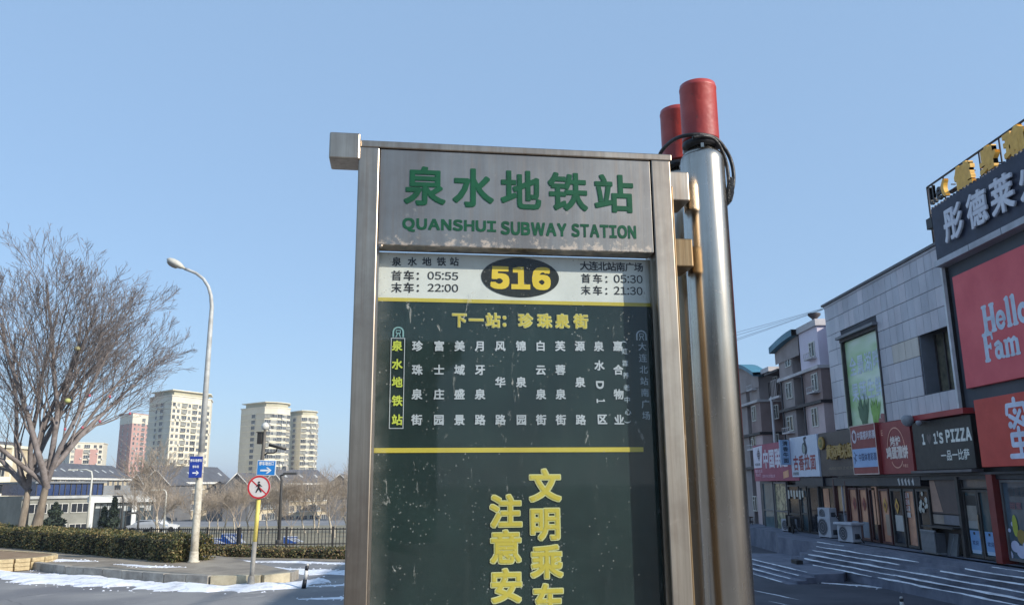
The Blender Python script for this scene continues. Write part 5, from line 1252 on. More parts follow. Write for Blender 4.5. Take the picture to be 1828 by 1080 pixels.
# green picture panel
gb=thing('billboard','tall green vegetable advertisement with pale lettering set in the tiled wall','billboard',(XF,(GY0+GY1)/2,GZ0-.05))
GO=gb.location.copy()
def Gp(name,m,x0,x1,y0,y1,z0,z1): return boxpart(name,gb,m,x0-GO.x,x1-GO.x,y0-GO.y,y1-GO.y,z0-GO.z,z1-GO.z)
gmx=bpy.data.materials.new('green_print'); gmx.use_nodes=True; t=gmx.node_tree; b=t.nodes['Principled BSDF']; b.inputs['Roughness'].default_value=.4
tc=t.nodes.new('ShaderNodeTexCoord'); n=t.nodes.new('ShaderNodeTexNoise'); n.inputs['Scale'].default_value=.7; mp=t.nodes.new('ShaderNodeMapping'); mp.inputs['Rotation'].default_value=(.6,0,0); mp.inputs['Scale'].default_value=(1,.5,1.6); t.links.new(tc.outputs['Object'],mp.inputs[0]); t.links.new(mp.outputs[0],n.inputs[0])
r=t.nodes.new('ShaderNodeValToRGB'); r.color_ramp.elements[0].position=.38; r.color_ramp.elements[1].position=.62; r.color_ramp.elements[0].color=lin((164,198,142)); r.color_ramp.elements[1].color=lin((212,226,208)); t.links.new(n.outputs[0],r.inputs[0]); t.links.new(r.outputs[0],b.inputs['Base Color'])
Gp('picture_panel',gmx,XF+.10,XF+.14,GY0+.1,GY1-.16,GZ0,GZ1-.22)
Gp('frame_head',DPIPE,XF-.04,XF+.2,GY0-.02,GY1+.02,GZ1-.2,GZ1-.08); Gp('frame_ledge',mat('frame_grey',(120,120,126),.5,scale=2),XF-.2,XF+.2,GY0-.05,GY1+.05,GZ1-.075,GZ1+.03)
Gp('frame_side',DPIPE,XF-.04,XF+.12,GY1-.16,GY1-.06,GZ0,GZ1-.22); Gp('frame_strip',mat('pale_strip',(208,216,196),.5),XF-.03,XF+.14,GY1-.05,GY1,GZ0,GZ1-.22); Gp('frame_side',DPIPE,XF-.04,XF+.12,GY0,GY0+.09,GZ0,GZ1-.22)
PL=mat('panel_letter',(206,220,232),.5,scale=2); mb=MB().use(PL)
for s_,vt,vb in (('全景湖畔',7.42,6.62),('果蔬生鲜',6.38,5.58)):
    for i,c_ in enumerate(s_): put(mb,c_,(XF+.094,GY1-.42-i*.70,vb),fu,fz,.66,vt-vb,bold=.02,fit=False)
mb.v=[(a-GO.x,b-GO.y,c-GO.z) for a,b,c in mb.v]; mb.build('lettering',gb)
rnd=random.Random(4)
for nm,m,yc,zc_,hh,n_ in (('spinach_picture',mat('leaf_print_dark',(70,110,78),.5,scale=3),GY1-1.35,4.62,1.3,26),('celery_picture',mat('leaf_print_light',(130,178,78),.5,scale=3),GY1-2.3,4.6,1.15,30)):
    mb=MB().use(m)
    for i in range(n_):
        a=rnd.uniform(-.45,.45); L=hh*rnd.uniform(.55,1); w_=rnd.uniform(.05,.11); y=yc+rnd.uniform(-.25,.25); X=XF+.097-i*.0006; d=(math.sin(a),math.cos(a)); q=(d[1],-d[0])
        mb.poly([(X,y,zc_),(X,y-(d[0]*L*.5+q[0]*w_),zc_+d[1]*L*.5+q[1]*w_),(X,y-d[0]*L,zc_+d[1]*L),(X,y-(d[0]*L*.5-q[0]*w_),zc_+d[1]*L*.5-q[1]*w_)])
    mb.v=[(a-GO.x,b-GO.y,c-GO.z) for a,b,c in mb.v]; mb.build(nm,gb)
mb=MB().use(mat('onion_print',(150,92,92),.5,scale=4))
for i in range(7): 
    y=GY0+.45+rnd.uniform(-.25,.35); z=4.66+rnd.uniform(-.0,.22); X=XF+.078-i*.0006; mb.poly([(X,y-.13*math.cos(k*.524),z+.11*math.sin(k*.524)) for k in range(12)])
mb.v=[(a-GO.x,b-GO.y,c-GO.z) for a,b,c in mb.v]; mb.build('onion_picture',gb)
# ---------------------------------------------------------------- shop signs in a row, z about 2.75 .. 4.6
def M3(n,c,c2=None,r=.5,s=2): return mat(n,c,r,scale=s,rgb2=c2)
XSg=XF-.12
def rowt(mb,s_,y,z,cw,chh,pitch,X,**k): row(mb,s_,(X,y,z),fu,fz,cw,chh,pitch,**k)
# Unicom style pink sign
YY=lambda u,X_: atX(u,820,X_).y
yp1,yp0=YY(1345,XF-.15),YY(1424,XF-.15)
pk=sign_thing('magenta shop sign with white Chinese letters and a knot emblem',yp0,yp1,2.55,4.47,XF-.15,XF+.1,M3('sign_magenta',(160,56,92),(146,48,84)))
X=XF-.154; mb=MB().use(M3('sign_letter_white',(226,220,232),(206,200,214)))
for i,c_ in enumerate('中国联通'): put(mb,c_,(X,YY(1362,X)-i*(YY(1362,X)-YY(1406,X))/4,3.2),fu,fz,(YY(1362,X)-YY(1406,X))/4*.96,.98,bold=.035,fit=False)
T_(pk,mb,'lettering')
mb=MB().use(M3('sign_letter_white',(226,220,232))); mb.poly([(X,yp1-.03,4.35),(X,yp1-.03,3.25),(X,YY(1359,X),3.25),(X,YY(1362,X),4.42)]); T_(pk,mb,'emblem_field')
mb=MB().use(M3('emblem_dark',(70,52,80))); yc,zc_=YY(1355,X)+.0,3.95
for i,(dy,dz) in enumerate(((0,.26),(0,0),(0,-.26),(.2,.0),(-.2,.0),(.1,.13),(-.1,.13),(.1,-.13),(-.1,-.13))):
    s_=.11; P=[(0,s_),(s_,0),(0,-s_),(-s_,0)]; Q=[(0,s_*.5),(s_*.5,0),(0,-s_*.5),(-s_*.5,0)]
    for k in range(4): k2=(k+1)%4; mb.poly([(X-.004-i*.0006,yc+dy+P[k][0],zc_+dz+P[k][1]),(X-.004-i*.0006,yc+dy+P[k2][0],zc_+dz+P[k2][1]),(X-.004-i*.0006,yc+dy+Q[k2][0],zc_+dz+Q[k2][1]),(X-.004-i*.0006,yc+dy+Q[k][0],zc_+dz+Q[k][1])])
T_(pk,mb,'knot_emblem')
mb=MB().use(M3('emblem_dark',(70,52,80))); row(mb,'中国联通',(X-.002,yp1-.2,3.36),fu,fz,.22,.15,.24,bold=.02); T_(pk,mb,'small_lettering')
mb=MB().use(M3('sign_pinkish',(226,180,200))); row(mb,'精彩在沃',(X,yp1-.2,2.98),fu,fz,.3,.2,.32,bold=.02); row(mb,'营业厅',(X,yp1-.3,2.8),fu,fz,.26,.16,.28,bold=.02); row(mb,'宽带手机办理业务',(X,yp1-1.4,2.72),fu,fz,.24,.17,.26,bold=.01); T_(pk,mb,'small_lettering')
mb=MB().use(M3('sign_salmon',(226,160,120))); mb.poly([(X-.004,41.3,2.66),(X-.004,40.5,2.74),(X-.004,40.5,3.08),(X-.004,41.3,2.98)]); T_(pk,mb,'price_tag')
# noodle shop: white sign, box side and an oval emblem
nw=sign_thing('white noodle shop sign with red letters and a dark swirl emblem',36.45,39.9,2.72,4.56,XF-.2,XF+.1,M3('sign_white_blue',(206,212,226),(192,198,214)))
X=XF-.204; mb=MB().use(M3('sign_red_letter',(170,58,60),(120,60,70)))
for i,c_ in enumerate('古香拉面'): put(mb,c_,(X,39.6-i*.72,3.0),fu,fz,.68,.72,bold=.03,fit=False)
T_(nw,mb,'lettering')
mb=MB().use(M3('emblem_navy',(44,56,74))); kk=strokes(mb,ell(0,0,.30,.26,.10,-60,220)+[(.22,.22,.02,.55,.10),(.02,.55,.30,.62,.07),(.28,-.15,.10,-.28,.08)],38.0,3.98,.8,X,0); T_(nw,mb,'emblem')
mb=MB().use(M3('emblem_grey',(150,160,156))); mb.poly([(X-.02,38.05-.17*math.cos(k*.524),3.97+.22*math.sin(k*.524)) for k in range(12)]); T_(nw,mb,'emblem_fill')
mb=MB().use(M3('emblem_navy',(44,56,74))); row(mb,'古香拉面',(X,39.8,2.8),fu,fz,.2,.16,.2); T_(nw,mb,'small_lettering')
bx=thing('projecting_sign','pale blue projecting box sign with a column of dark Chinese characters','shop sign',(XF-.2,40.0,3.3))
MB().use(M3('sign_pale_blue',(150,176,206),(134,160,192))).box(-.47,-.01,-.1,.1,0,1.18).build('sign_box',bx,.01)
mb=MB().use(M3('emblem_navy',(44,56,74)))
for i,c_ in enumerate('清香牛面'): put(mb,c_,(-.36,-.103,.9-i*.27),(1,0,0),(0,0,1),.26,.23,bold=.03,fit=False)
mb.build('lettering',bx)
# brown sign with golden letters
br=sign_thing('dark brown shop sign with raised gold brush lettering and a round gold badge',32.7,36.4,2.72,4.56,XF-.14,XF+.1,M3('sign_brown',(72,60,58),(58,48,48)))
X=XF-.145; mb=MB().use(M3('letter_gold',(182,146,70),(140,108,52)))
for i,c_ in enumerate('黄焖鸡米饭'): put(mb,c_,(X-.07,35.35-i*.53,3.42-.04*(i%2)),fu,fz,.56,.60,bold=.03,depth=.07,fit=False,shear=.15)
T_(br,mb,'lettering')
mb=MB().use(M3('letter_gold',(182,146,70))); M=Matrix.Translation((X-.1,35.95,4.12))@Matrix.Rotation(math.pi/2,4,'Y'); mb.lathe([(.28,0),(.28,.1)],n=24,M=M); T_(br,mb,'badge')
mb=MB().use(M3('badge_green',(96,104,40))); mb.poly([(X-.103,35.95-.19*math.cos(k*.35),4.12+.19*math.sin(k*.35)) for k in range(18)]); T_(br,mb,'badge_field')
mb=MB().use(M3('letter_gold',(182,146,70))); row(mb,'黄焖',(X-.106,36.1,4.04),fu,fz,.14,.16,.15); T_(br,mb,'badge_lettering')
mb=MB().use(M3('letter_dim',(146,132,112))); put(mb,'HUANG MEN JI MI FAN',(X,35.5,2.98),fu,fz,2.6,.11,bold=.01); T_(br,mb,'small_lettering')
# lottery sign
lo=sign_thing('half red, half pale blue lottery shop sign with round emblem',30.45,32.65,2.74,4.62,XF-.3,XF+.1,M3('sign_lotto_red',(142,46,48),(126,40,42)))
X=XF-.304; mb=MB().use(M3('sign_lotto_blue',(150,178,216),(138,166,206))); mb.poly([(X,32.6,3.02),(X,30.5,3.02),(X,30.5,3.72),(X,32.6,3.72)]); T_(lo,mb,'blue_field')
mb=MB().use(M3('letter_pale',(206,196,206))); row(mb,'中国福利彩票',(X,32.05,4.05),fu,fz,.25,.32,.262,bold=.035); T_(lo,mb,'lettering')
mb=MB().use(M3('letter_blue',(40,70,120))); row(mb,'中国体育彩票',(X-.003,32.08,3.25),fu,fz,.25,.30,.262,bold=.02); T_(lo,mb,'lettering')
mb=MB().use(M3('letter_pale',(206,196,206))); kk=[(X,32.32-.22*math.cos(k*.35),4.2+.26*math.sin(k*.35)) for k in range(18)]; mb.poly(kk); T_(lo,mb,'round_emblem')
mb=MB().use(M3('emblem_maroon',(110,44,62))); 
for i,(dy,dz,a_,b_) in enumerate(((0,0,.05,.16),(0,0,.12,.05),(.08,.08,.04,.04),(-.08,.08,.04,.04),(.08,-.08,.04,.04),(-.08,-.08,.04,.04))): xx=X-.003-i*.0006; mb.poly([(xx,32.32+dy+a_,4.2+dz-b_),(xx,32.32+dy-a_,4.2+dz-b_),(xx,32.32+dy-a_,4.2+dz+b_),(xx,32.32+dy+a_,4.2+dz+b_)])
T_(lo,mb,'clover_mark')
mb=MB().use(M3('letter_blue',(40,70,120))); strokes(mb,[(.0,.42,.12,.3,.03),(.12,.3,.05,.1,.035),(.05,.1,.2,-.02,.03),(.1,.28,.3,.28,.03),(.0,.05,-.1,.18,.03),(.05,.1,-.02,-.14,.03)],32.42,3.28,.75,X-.003,0); T_(lo,mb,'runner_mark')
TRM=M3('sign_trim',(214,190,180))
for (a,b,c,d) in ((30.45,32.65,2.745,2.78),(30.45,32.65,4.585,4.615),(30.45,30.49,2.78,4.585),(32.61,32.645,2.78,4.585)): boxpart('edge_trim',lo,TRM,-.012,0,a-31.55,b-31.55,c-2.74,d-2.74)
# pancake sign
pc_=sign_thing('dark red pancake shop sign with white letters inside an arch line',28.1,30.42,2.74,4.58,XF-.18,XF+.1,M3('sign_dark_red',(146,42,46),(128,36,42)))
X=XF-.184; mb=MB().use(M3('letter_cream',(232,214,206)))
put(mb,'烤',(X,29.62,3.70),fu,fz,.38,.36,bold=.03,fit=False);put(mb,'炉',(X,29.22,3.70),fu,fz,.38,.36,bold=.03,fit=False)
for i,c_ in enumerate('鸡蛋灌饼'): put(mb,c_,(X,29.98-i*.40,3.26),fu,fz,.40,.44,bold=.045,fit=False)
T_(pc_,mb,'lettering')
mb=MB().use(M3('arch_salmon',(226,160,140))); strokes(mb,ell(0,0,.62,.72,.022,0,180,20)+ell(0,-.35,.42,.32,.022,200,340,10),29.2,3.62,1.0,X,0); T_(pc_,mb,'arch_line')
mb=MB().use(M3('arch_salmon',(226,160,140))); put(mb,'E',(X,30.25,4.12),fu,fz,.14,.2,bold=.01); row(mb,'早餐店',(X,28.85,2.95),fu,fz,.12,.12,.13); T_(pc_,mb,'small_lettering')
# pizza sign
pz=sign_thing('black pizza shop sign reading 101\'S PIZZA in white'.replace("'",''),24.45,28.0,2.84,4.42,XF-.14,XF+.1,M3('sign_black',(44,46,50),(36,38,42)))
X=XF-.144; mb=MB().use(M3('letter_bright',(232,232,226)))
def fxp(mb,body,u0,v0,u1,v1,X,**k):
    a=atX(u0,(v0+v1)/2,X); b=atX(u1,(v0+v1)/2,X); um=(u0+u1)/2; z1=atX(um,v0,X).z; z0=atX(um,v1,X).z; put(mb,body,(X,a.y,z0),fu,fz,abs(a.y-b.y),z1-z0,**k)
fxp(mb,'1',1646,774,1651,794,X,bold=.07); fxp(mb,"1'S",1666,769,1683.5,792,X,bold=.05); fxp(mb,'PIZZA',1688,764,1734,788,X,bold=.05)
for i,c_ in enumerate('一品一比萨'): put(mb,c_,(X,26.35-i*.33,3.1),fu,fz,.32,.34,bold=.02,fit=False)
T_(pz,mb,'lettering')
mb=MB().use(M3('heart_grey',(92,84,84))); p=atX(1658.5,783,X); hp=[(0,-.19),(.15,.02),(.13,.13),(.06,.15),(0,.08),(-.06,.15),(-.13,.13),(-.15,.02)]; mb.poly([(X,p.y-a,p.z+b) for a,b in hp]); T_(pz,mb,'heart')
Sp('sign_gutter',M3('gutter_red',(172,50,52),(150,44,46)),XF-.35,XF+.05,24.42,28.1,4.45,4.62)
Sp('sign_gutter',M3('gutter_grey',(96,92,96)),XF-.32,XF+.05,24.42,28.05,2.74,2.82)
# big orange-red drinks shop sign (mascot left out)
mx=sign_thing('bright orange-red drinks shop sign with rounded white lettering at the right edge',14.0,23.86,2.86,4.78,XF-.32,XF+.1,M3('sign_orange_red',(205,62,50),(190,54,44)))
X=XF-.325; mb=MB().use(M3('letter_bluewhite',(214,220,240)))
P=[(.5,1.78,.5,1.72,.09),(.12,1.62,.95,1.62,.075),(.12,1.62,.08,1.38,.075),(.95,1.62,1.0,1.38,.075),(.2,1.3,.85,1.0,.07),(.75,1.42,.35,.95,.07),(.2,1.02,.2,1.02,.11),(.5,1.42,.5,1.42,.1),(.85,1.2,.9,1.1,.08),(.2,.72,.95,.72,.08),(.2,.72,.2,.42,.08),(.2,.42,.95,.42,.08),(.95,.72,.95,.42,.08),(.57,.9,.57,.08,.08),(.05,.08,1.08,.08,.08),(.85,.22,.95,.12,.07)]
strokes(mb,P,22.42,3.05,.88,X,0); T_(mx,mb,'lettering')
# camera domes over the pancake sign
def dome(u,v,r_,label):
    p=atX(u,v,XF-.5); t=thing('dome_camera',label,'camera',p); MB().use(M3('dome_grey',(150,152,158),(130,132,138),.4)).lathe([(r_*.3,-r_*.9),(r_*.75,-r_*.6),(r_,0),(r_,r_*.5),(r_*.6,r_*.9)],n=16).build('dome',t); MB().use(M3('dome_grey',(150,152,158))).box(0,.55,-.03,.03,r_*.5,r_*.7).build('arm',t)
dome(1620,751,.20,'large round grey dome camera between the dark red and black signs'); dome(1640,755,.09,'small camera just right of the large dome camera')
# ---------------------------------------------------------------- shop fronts
FRM=M3('door_frame_dark',(62,58,58),(50,48,48)); FRG=M3('door_frame_grey',(104,102,104)); FRR=M3('door_frame_maroon',(86,46,44),(70,38,38)); 
GD=mat('shop_glass_dark',(44,48,56),.08,scale=.8,rgb2=(26,30,36)); GW_=mat('shop_glass_warm',(216,160,130),.12,scale=1.6,rgb2=(160,116,98)); GT=mat('shop_glass_teal',(74,96,104),.1,scale=1.2,rgb2=(44,60,68)); WALLD=M3('shop_wall_dark',(62,58,62),(50,48,52)); FASC=M3('fascia_dark',(44,46,56),(36,38,46))  # warm panes: reflection of sunlit buildings opposite painted into the base colour
Sp('ground_wall',WALLD,XF+.35,XF+.75,Y0,YE,ZP-.9,4.5); Sp('soffit',FASC,XF-.1,XF+.74,Y0,YE,2.66,2.73)
Sp('fascia',FASC,XF-.02,XF+.34,28.1,36.35,2.32,2.655); Sp('fascia',FASC,XF+.0,XF+.34,Y0,28.1,2.52,2.655)
def Y_(u): return (atX(u,900,XF).y)
def pane(y0,y1,z0,z1,m,frame=FRM,w_=.06,X=XF+.1,name='shop_window',bars=()):
    if y0>y1:y0,y1=y1,y0
    f=MB().use(frame); f.box(X-.05,X+.06,y0,y0+w_,z0,z1); f.box(X-.05,X+.06,y1-w_,y1,z0,z1); f.box(X-.05,X+.06,y0+w_,y1-w_,z1-w_,z1); f.box(X-.05,X+.06,y0+w_,y1-w_,z0,z0+w_)
    for zb_ in bars: f.box(X-.045,X+.06,y0+w_,y1-w_,zb_,zb_+w_)
    f.v=[(a-SO.x,b-SO.y,c-SO.z) for a,b,c in f.v]; fo=f.build(name,shop)
    p=MB().use(m).box(X,X+.02,y0+w_*.9,y1-w_*.9,z0+w_*.9,z1-w_*.9); p.v=[(a-SO.x,b-SO.y,c-SO.z) for a,b,c in p.v]; p.build('pane',fo); return fo
def quad(y0,y1,z0,z1,m,X=XF+.08,name='sticker',pts=None):
    mb=MB().use(m); q=pts or [(y0,z0),(y1,z0),(y1,z1),(y0,z1)]; mb.poly([(X-SO.x,a-SO.y,b-SO.z) for a,b in q]); return mb.build(name,shop)
def text_on(s_,y,z,cw,chh,m,X=XF+.078,vert=False):
    mb=MB().use(m)
    for i,c_ in enumerate(s_): put(mb,c_,(X,y-(0 if vert else i*cw*1.05),z-(i*chh*1.05 if vert else 0)),fu,fz,cw,chh,fit=False,bold=.02)
    mb.v=[(a-SO.x,b-SO.y,c-SO.z) for a,b,c in mb.v]; mb.build('lettering',shop)
# right-most shop: drinks window with stickers
MIX=M3('drinks_glass',(92,108,120),(66,80,92),.12,1.2)
pane(14.5,23.75,.3,2.5,MIX,FRG,.07); 
Sp('red_column',M3('column_red',(132,44,40),(112,38,36)),XF-.12,XF+.34,23.80,24.1,ZP-.05,2.66)
CLD=M3('cloud_sticker',(196,200,222),(178,180,210)); MNG=M3('mango_sticker',(170,176,60)); OCH=M3('ochre_sticker',(150,124,54))
for (u,v,r_) in ((1803,990,.16),(1813,975,.2),(1824,985,.22),(1838,980,.3),(1808,935,.09),(1802,946,.07)):
    p=atX(u,v,XF+.08); quad(0,0,0,0,CLD,XF+.08-r_*.01,'cloud_sticker',[(p.y-r_*math.cos(k*.524),max(.36,p.z+r_*.8*math.sin(k*.524))) for k in range(12)])
p=atX(1812,938,XF+.08); quad(0,0,0,0,MNG,XF+.079,'fruit_sticker',[(p.y-.12*math.cos(k*.524),p.z+.30*math.sin(k*.524)) for k in range(12)])
p=atX(1824,958,XF+.08); quad(0,0,0,0,OCH,XF+.0785,'fruit_sticker',[(p.y-.2*math.cos(k*.524),p.z+.2*math.sin(k*.524)) for k in range(12)])
text_on('你爱我',23.45,2.05,.26,.26,M3('sticker_dark',(60,66,76))); text_on('甜蜜',23.45,1.7,.26,.2,M3('sticker_rose',(130,90,100)))
# pizza shop door (two leaves) and its transom
y0,y1=24.2,25.75
pane(y0,y1,2.25,2.62,M3('transom_glass',(110,106,104),(84,84,90),.15),FRM,.04)
for a,b in ((y0,(y0+y1)/2-.01),((y0+y1)/2+.01,y1)):
    pane(a,b,.24,2.22,GT,FRM,.075,name='door'); 
    quad(b-.12,a+.12,.42,1.02,M3('poster_blue',(120,160,206),(104,144,192))); quad(b-.15,a+.15,.36,.46,M3('poster_pale',(170,190,214)),XF+.0785)
    quad(b-.3,b-.4,.9,.98,BLK,XF+.077); text_on('欢迎',b-.2,.6,.16,.14,M3('poster_navy',(40,70,120)))
Sp('door_handle',STEEL,XF-.02,XF+.02,24.93,24.96,.8,1.5)
quad(25.66,25.1,2.05,1.75,BLK,XF+.079); quad(25.64,25.12,1.2,1.75,M3('plaque_pale',(140,132,124)),XF+.0795,'sticker')
quad(25.64,25.15,1.08,1.3,M3('poster_list',(150,150,150)),XF+.078)
# brown panel window + counter + slatted bundle
quad(27.75,25.95,1.45,2.55,M3('panel_brown',(88,72,70),(74,62,62)),XF+.11,'wall_panel'); quad(0,0,0,0,M3('poster_tan',(176,140,120),(150,118,104)),XF+.105,'poster',[(27.75,1.5),(27.1,1.5),(27.45,2.5),(27.75,2.5)])
quad(27.75,26.0,1.12,1.42,M3('panel_grey',(112,112,122)),XF+.11,'wall_panel'); quad(27.75,27.1,1.13,1.41,M3('panel_tan',(150,136,126)),XF+.105,'wall_panel')
Sp('counter',FRM,XF-.3,XF+.35,25.9,27.8,1.02,1.08); Sp('post',FRM,XF-.05,XF+.34,25.78,25.92,ZP,2.6)
sb_=thing('slatted_crate','grey slatted crate of upright bars under the counter between two doors','crate',(XF-.25,27.2,ZP)); GS=M3('slat_grey',(140,142,146),(110,112,118)); sl2=MB().use(GS).box(-.02,.02,-.025,.025,.06,.72).mesh('slat')
for i in range(11): link('slat',sl2,sb_,(-.16,.42-i*.078,0))
MB().use(GS).box(-.14,.14,-.45,.45,.02,.06).build('base',sb_); MB().use(GS).box(-.19,-.13,-.45,.46,.70,.75).build('top_bar',sb_); MB().use(M3('crate_body',(84,86,92))).box(-.12,.16,-.42,.42,.06,.66).build('back_panel',sb_)
fb=thing('folded_board','grey folded board leaning beside the slatted crate','board',(XF-.1,26.45,ZP)); MB().use(M3('board_grey',(96,100,106))).box(-.03,.03,-.28,.28,0,.68,Matrix.Rotation(.22,4,'Y')).build('board',fb); MB().use(GS).tube([(-.2,-.2,0),(-.02,-.3,.66)],.012,6).build('stay',fb)
# four-leaf dark doors
for i,(u0,u1,m) in enumerate(((1567,1585,GW_),(1587,1609,GD),(1611,1631,GW_),(1633,1657,GD))):
    pane(Y_(u1)+.02,Y_(u0)-.02,.24,2.22,m,FRM if i else FRR,.08,name='door'); 
FU=M3('fu_gold',(206,160,60),(170,120,50)); FUR=M3('fu_red',(146,58,52))
for u,m in ((1522,FUR),(1539,FUR),(1576,FU),(1597,FU)):
    y=Y_(u); z=1.62; quad(0,0,0,0,m,XF+.077,'diamond_sticker',[(y-.17,z),(y,z-.28),(y+.17,z),(y,z+.28)]); quad(0,0,0,0,M3('fu_dark',(96,40,36)),XF+.0762,'diamond_mark',[(y-.08,z),(y,z-.13),(y+.08,z),(y,z+.13)])
quad(Y_(1592),Y_(1606),.75,1.3,M3('notice_pale',(176,172,168)),XF+.078,'notice'); quad(Y_(1575),Y_(1584),.55,1.3,M3('notice_tan',(160,140,122)),XF+.078,'notice')
for k in range(4): quad(Y_(1613),Y_(1620),1.25+.22*k,1.42+.22*k,M3('notice_white',(190,182,180)),XF+.078,'notice')
text_on('电动补',Y_(1613.5),1.9,.2,.2,FUR,vert=True)
rr2=random.Random(9)
for k in range(16): y=Y_(1644)+rr2.uniform(-.3,.3); z=1.5+rr2.random()*.62; s_=rr2.uniform(.04,.1); quad(0,0,0,0,M3('paper_flower',(186,184,176)),XF+.077-k*.0007,'paper_cut',[(y-s_*math.cos(q*1.05+k),z+s_*1.2*math.sin(q*1.05+k)) for q in range(6)])
for u in (1562,): Sp('wall_strip',GW_,XF+.05,XF+.1,Y_(1564),Y_(1556),.9,2.3)
for k,u in enumerate((1608,1614,1620,1626,1633)): mbv=quad(0,0,0,0,M3('banner_letter_white',(190,190,190)),XF-.022,'banner_mark',[(Y_(u),2.56-.02*k),(Y_(u+3),2.6),(Y_(u+4),2.36),(Y_(u+2),2.34)])
# doors further along
for i,(u0,u1,m,f) in enumerate(((1513,1529,GW_,FRR),(1531,1547,GW_,FRR),(1549,1562,GD,FRR))): pane(Y_(u1)+.02,Y_(u0)-.02,.24,2.25,m,f,.08,name='door')
for u0,u1 in ((1515,1528),(1533,1546)): quad(Y_(u0),Y_(u1),.35,.95,M3('lower_panel_blue',(128,138,152)),XF+.08,'lower_panel')
pane(Y_(1511),Y_(1493),1.25,2.6,mat('tan_board',(206,168,130),.7,scale=1),FRR,.05); pane(Y_(1511),Y_(1493),.24,1.2,M3('grey_board',(118,122,132)),FRG,.05)
pane(Y_(1490),Y_(1465),.24,2.3,GD,FRM,.08,name='door',bars=(1.2,)); quad(Y_(1468),Y_(1478),1.35,2.2,GW_,XF+.079,'poster')
Sp('post',FRR,XF-.03,XF+.3,Y_(1492.5),Y_(1490.5),ZP,2.6); Sp('post',FRR,XF-.03,XF+.3,Y_(1512.5),Y_(1511),ZP,2.5)
# ---- low annex glazing under the magenta sign (beyond the tiled block's corner)
an=thing('shop_annex','glazed single-storey shop front under the magenta sign, left end of the shops','shop',(XF,41,ZP-.4)); AN=Vector((XF,41,ZP-.4)); _S,_O=shop,SO
shop,SO=an,AN
Sp('wall',WALLD,XF+.3,XA+.9,36.4,46.6,ZP-.6,2.6); Sp('plinth',M3('plinth_lilac',(164,156,178),(146,138,160)),XF-.05,XF+.3,39.6,45.9,ZP-.5,.02); Sp('base',M3('paving_grey',(110,110,118)),XF-.05,XF+.3,36.0,39.6,ZP-.5,ZP)
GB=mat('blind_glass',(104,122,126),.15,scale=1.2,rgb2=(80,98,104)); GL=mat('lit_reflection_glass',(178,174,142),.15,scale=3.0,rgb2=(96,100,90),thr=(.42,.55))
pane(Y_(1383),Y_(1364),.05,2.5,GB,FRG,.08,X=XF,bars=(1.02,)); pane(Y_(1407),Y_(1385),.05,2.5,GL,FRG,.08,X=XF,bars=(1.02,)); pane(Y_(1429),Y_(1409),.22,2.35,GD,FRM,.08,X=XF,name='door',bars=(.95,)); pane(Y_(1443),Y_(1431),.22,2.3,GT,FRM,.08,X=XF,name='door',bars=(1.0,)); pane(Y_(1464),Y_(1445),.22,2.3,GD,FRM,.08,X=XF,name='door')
Sp('awning_box',FASC,XF-.12,XF+.3,36.4,39.8,2.30,2.7)
for k in range(6): u=1410+k*5; quad(Y_(u),Y_(u+3),1.7+.1*(k%2),2.1,M3('paper_flower',(186,184,176)),XF-.06,'sticker')
shop,SO=_S,_O
# ---------------------------------------------------------------- air conditioners
ACM=M3('ac_body',(176,178,186),(156,158,168)); ACD=M3('ac_grille',(60,64,74))
def aircon(y,z,X,label,w_=.85,h=.62,dp=.34,cover=False):
    t=thing('air_conditioner',label,'air conditioner',(X,y,z),math.radians(-78))
    MB().use(ACM).box(-w_/2,w_/2,-dp/2,dp/2,.04,h).build('casing',t,.015)
    # round grille on the front, small fins on the end
    mb=MB().use(ACD); Mx=Matrix.Translation((-.1,-dp/2-.004,h*.52))@Matrix.Rotation(math.pi/2,4,'X'); mb.lathe([(h*.40,0),(h*.40,.006)],n=20,M=Mx); mb.build('fan_opening',t)
    for rr_ in (.12,.26,.38):
        mb=MB().use(ACM); P=[(-.1+h*rr_*math.cos(a*math.pi/8),-dp/2-.014,h*.52+h*rr_*math.sin(a*math.pi/8)) for a in range(17)]; mb.tube(P,.006,4,cap=False); mb.build('grille_ring',t)
    for x in (-w_/2+.12,w_/2-.12): MB().use(ACD).box(x-.03,x+.03,-dp/2,dp/2,0,.04).build('foot',t)
    MB().use(ACD).box(w_/2-.02,w_/2+.005,-.1,.1,.15,.35).build('service_cover',t)
    MB().use(BLK).tube([(w_/2,0,.2),(w_/2+.1,.02,.3),(w_/2+.16,.05,.15),(w_/2+.12,.2,.02)],.018,6).build('hose',t)
    if cover: MB().use(M3('cover_pale',(188,190,200))).box(-w_/2-.09,w_/2+.12,-dp/2-.1,dp/2+.08,h+.005,h+.10).build('top_cover',t,.02)
    return t
Xc=XF-.62
def ac_at(u0,u1,v0,v1,X,label,**k):
    a=atX((u0+u1)/2,v1,X); b=atX((u0+u1)/2,v0,X); return aircon(a.y,a.z,X,label,h=b.z-a.z,**k)
Xc=XF-.45
ac=ac_at(1464,1491,906,929,Xc,'upper grey air conditioner on a stand above another one by the brown shop'); zz=ac.location.z
st=thing('metal_stand','thin-legged metal stand carrying the upper air conditioner','stand',(ac.location.x,ac.location.y,ZP),math.radians(-78))
for x in (-.38,.38):
    for y in (-.15,.15): MB().use(DPIPE).box(x-.02,x+.02,y-.02,y+.02,0,zz-ZP-.04).build('leg',st)
MB().use(DPIPE).box(-.42,.42,-.18,.18,zz-ZP-.04,zz-ZP).build('top_frame',st)
t=aircon(35.35,ZP,Xc-.0,'large grey air conditioner standing on the paving below the raised one',w_=.9,h=.86,dp=.4)
t=aircon(32.55,ZP,XF-.75,'grey air conditioner with a pale cover board standing before the maroon doors',w_=.95,h=.66,dp=.4,cover=True)
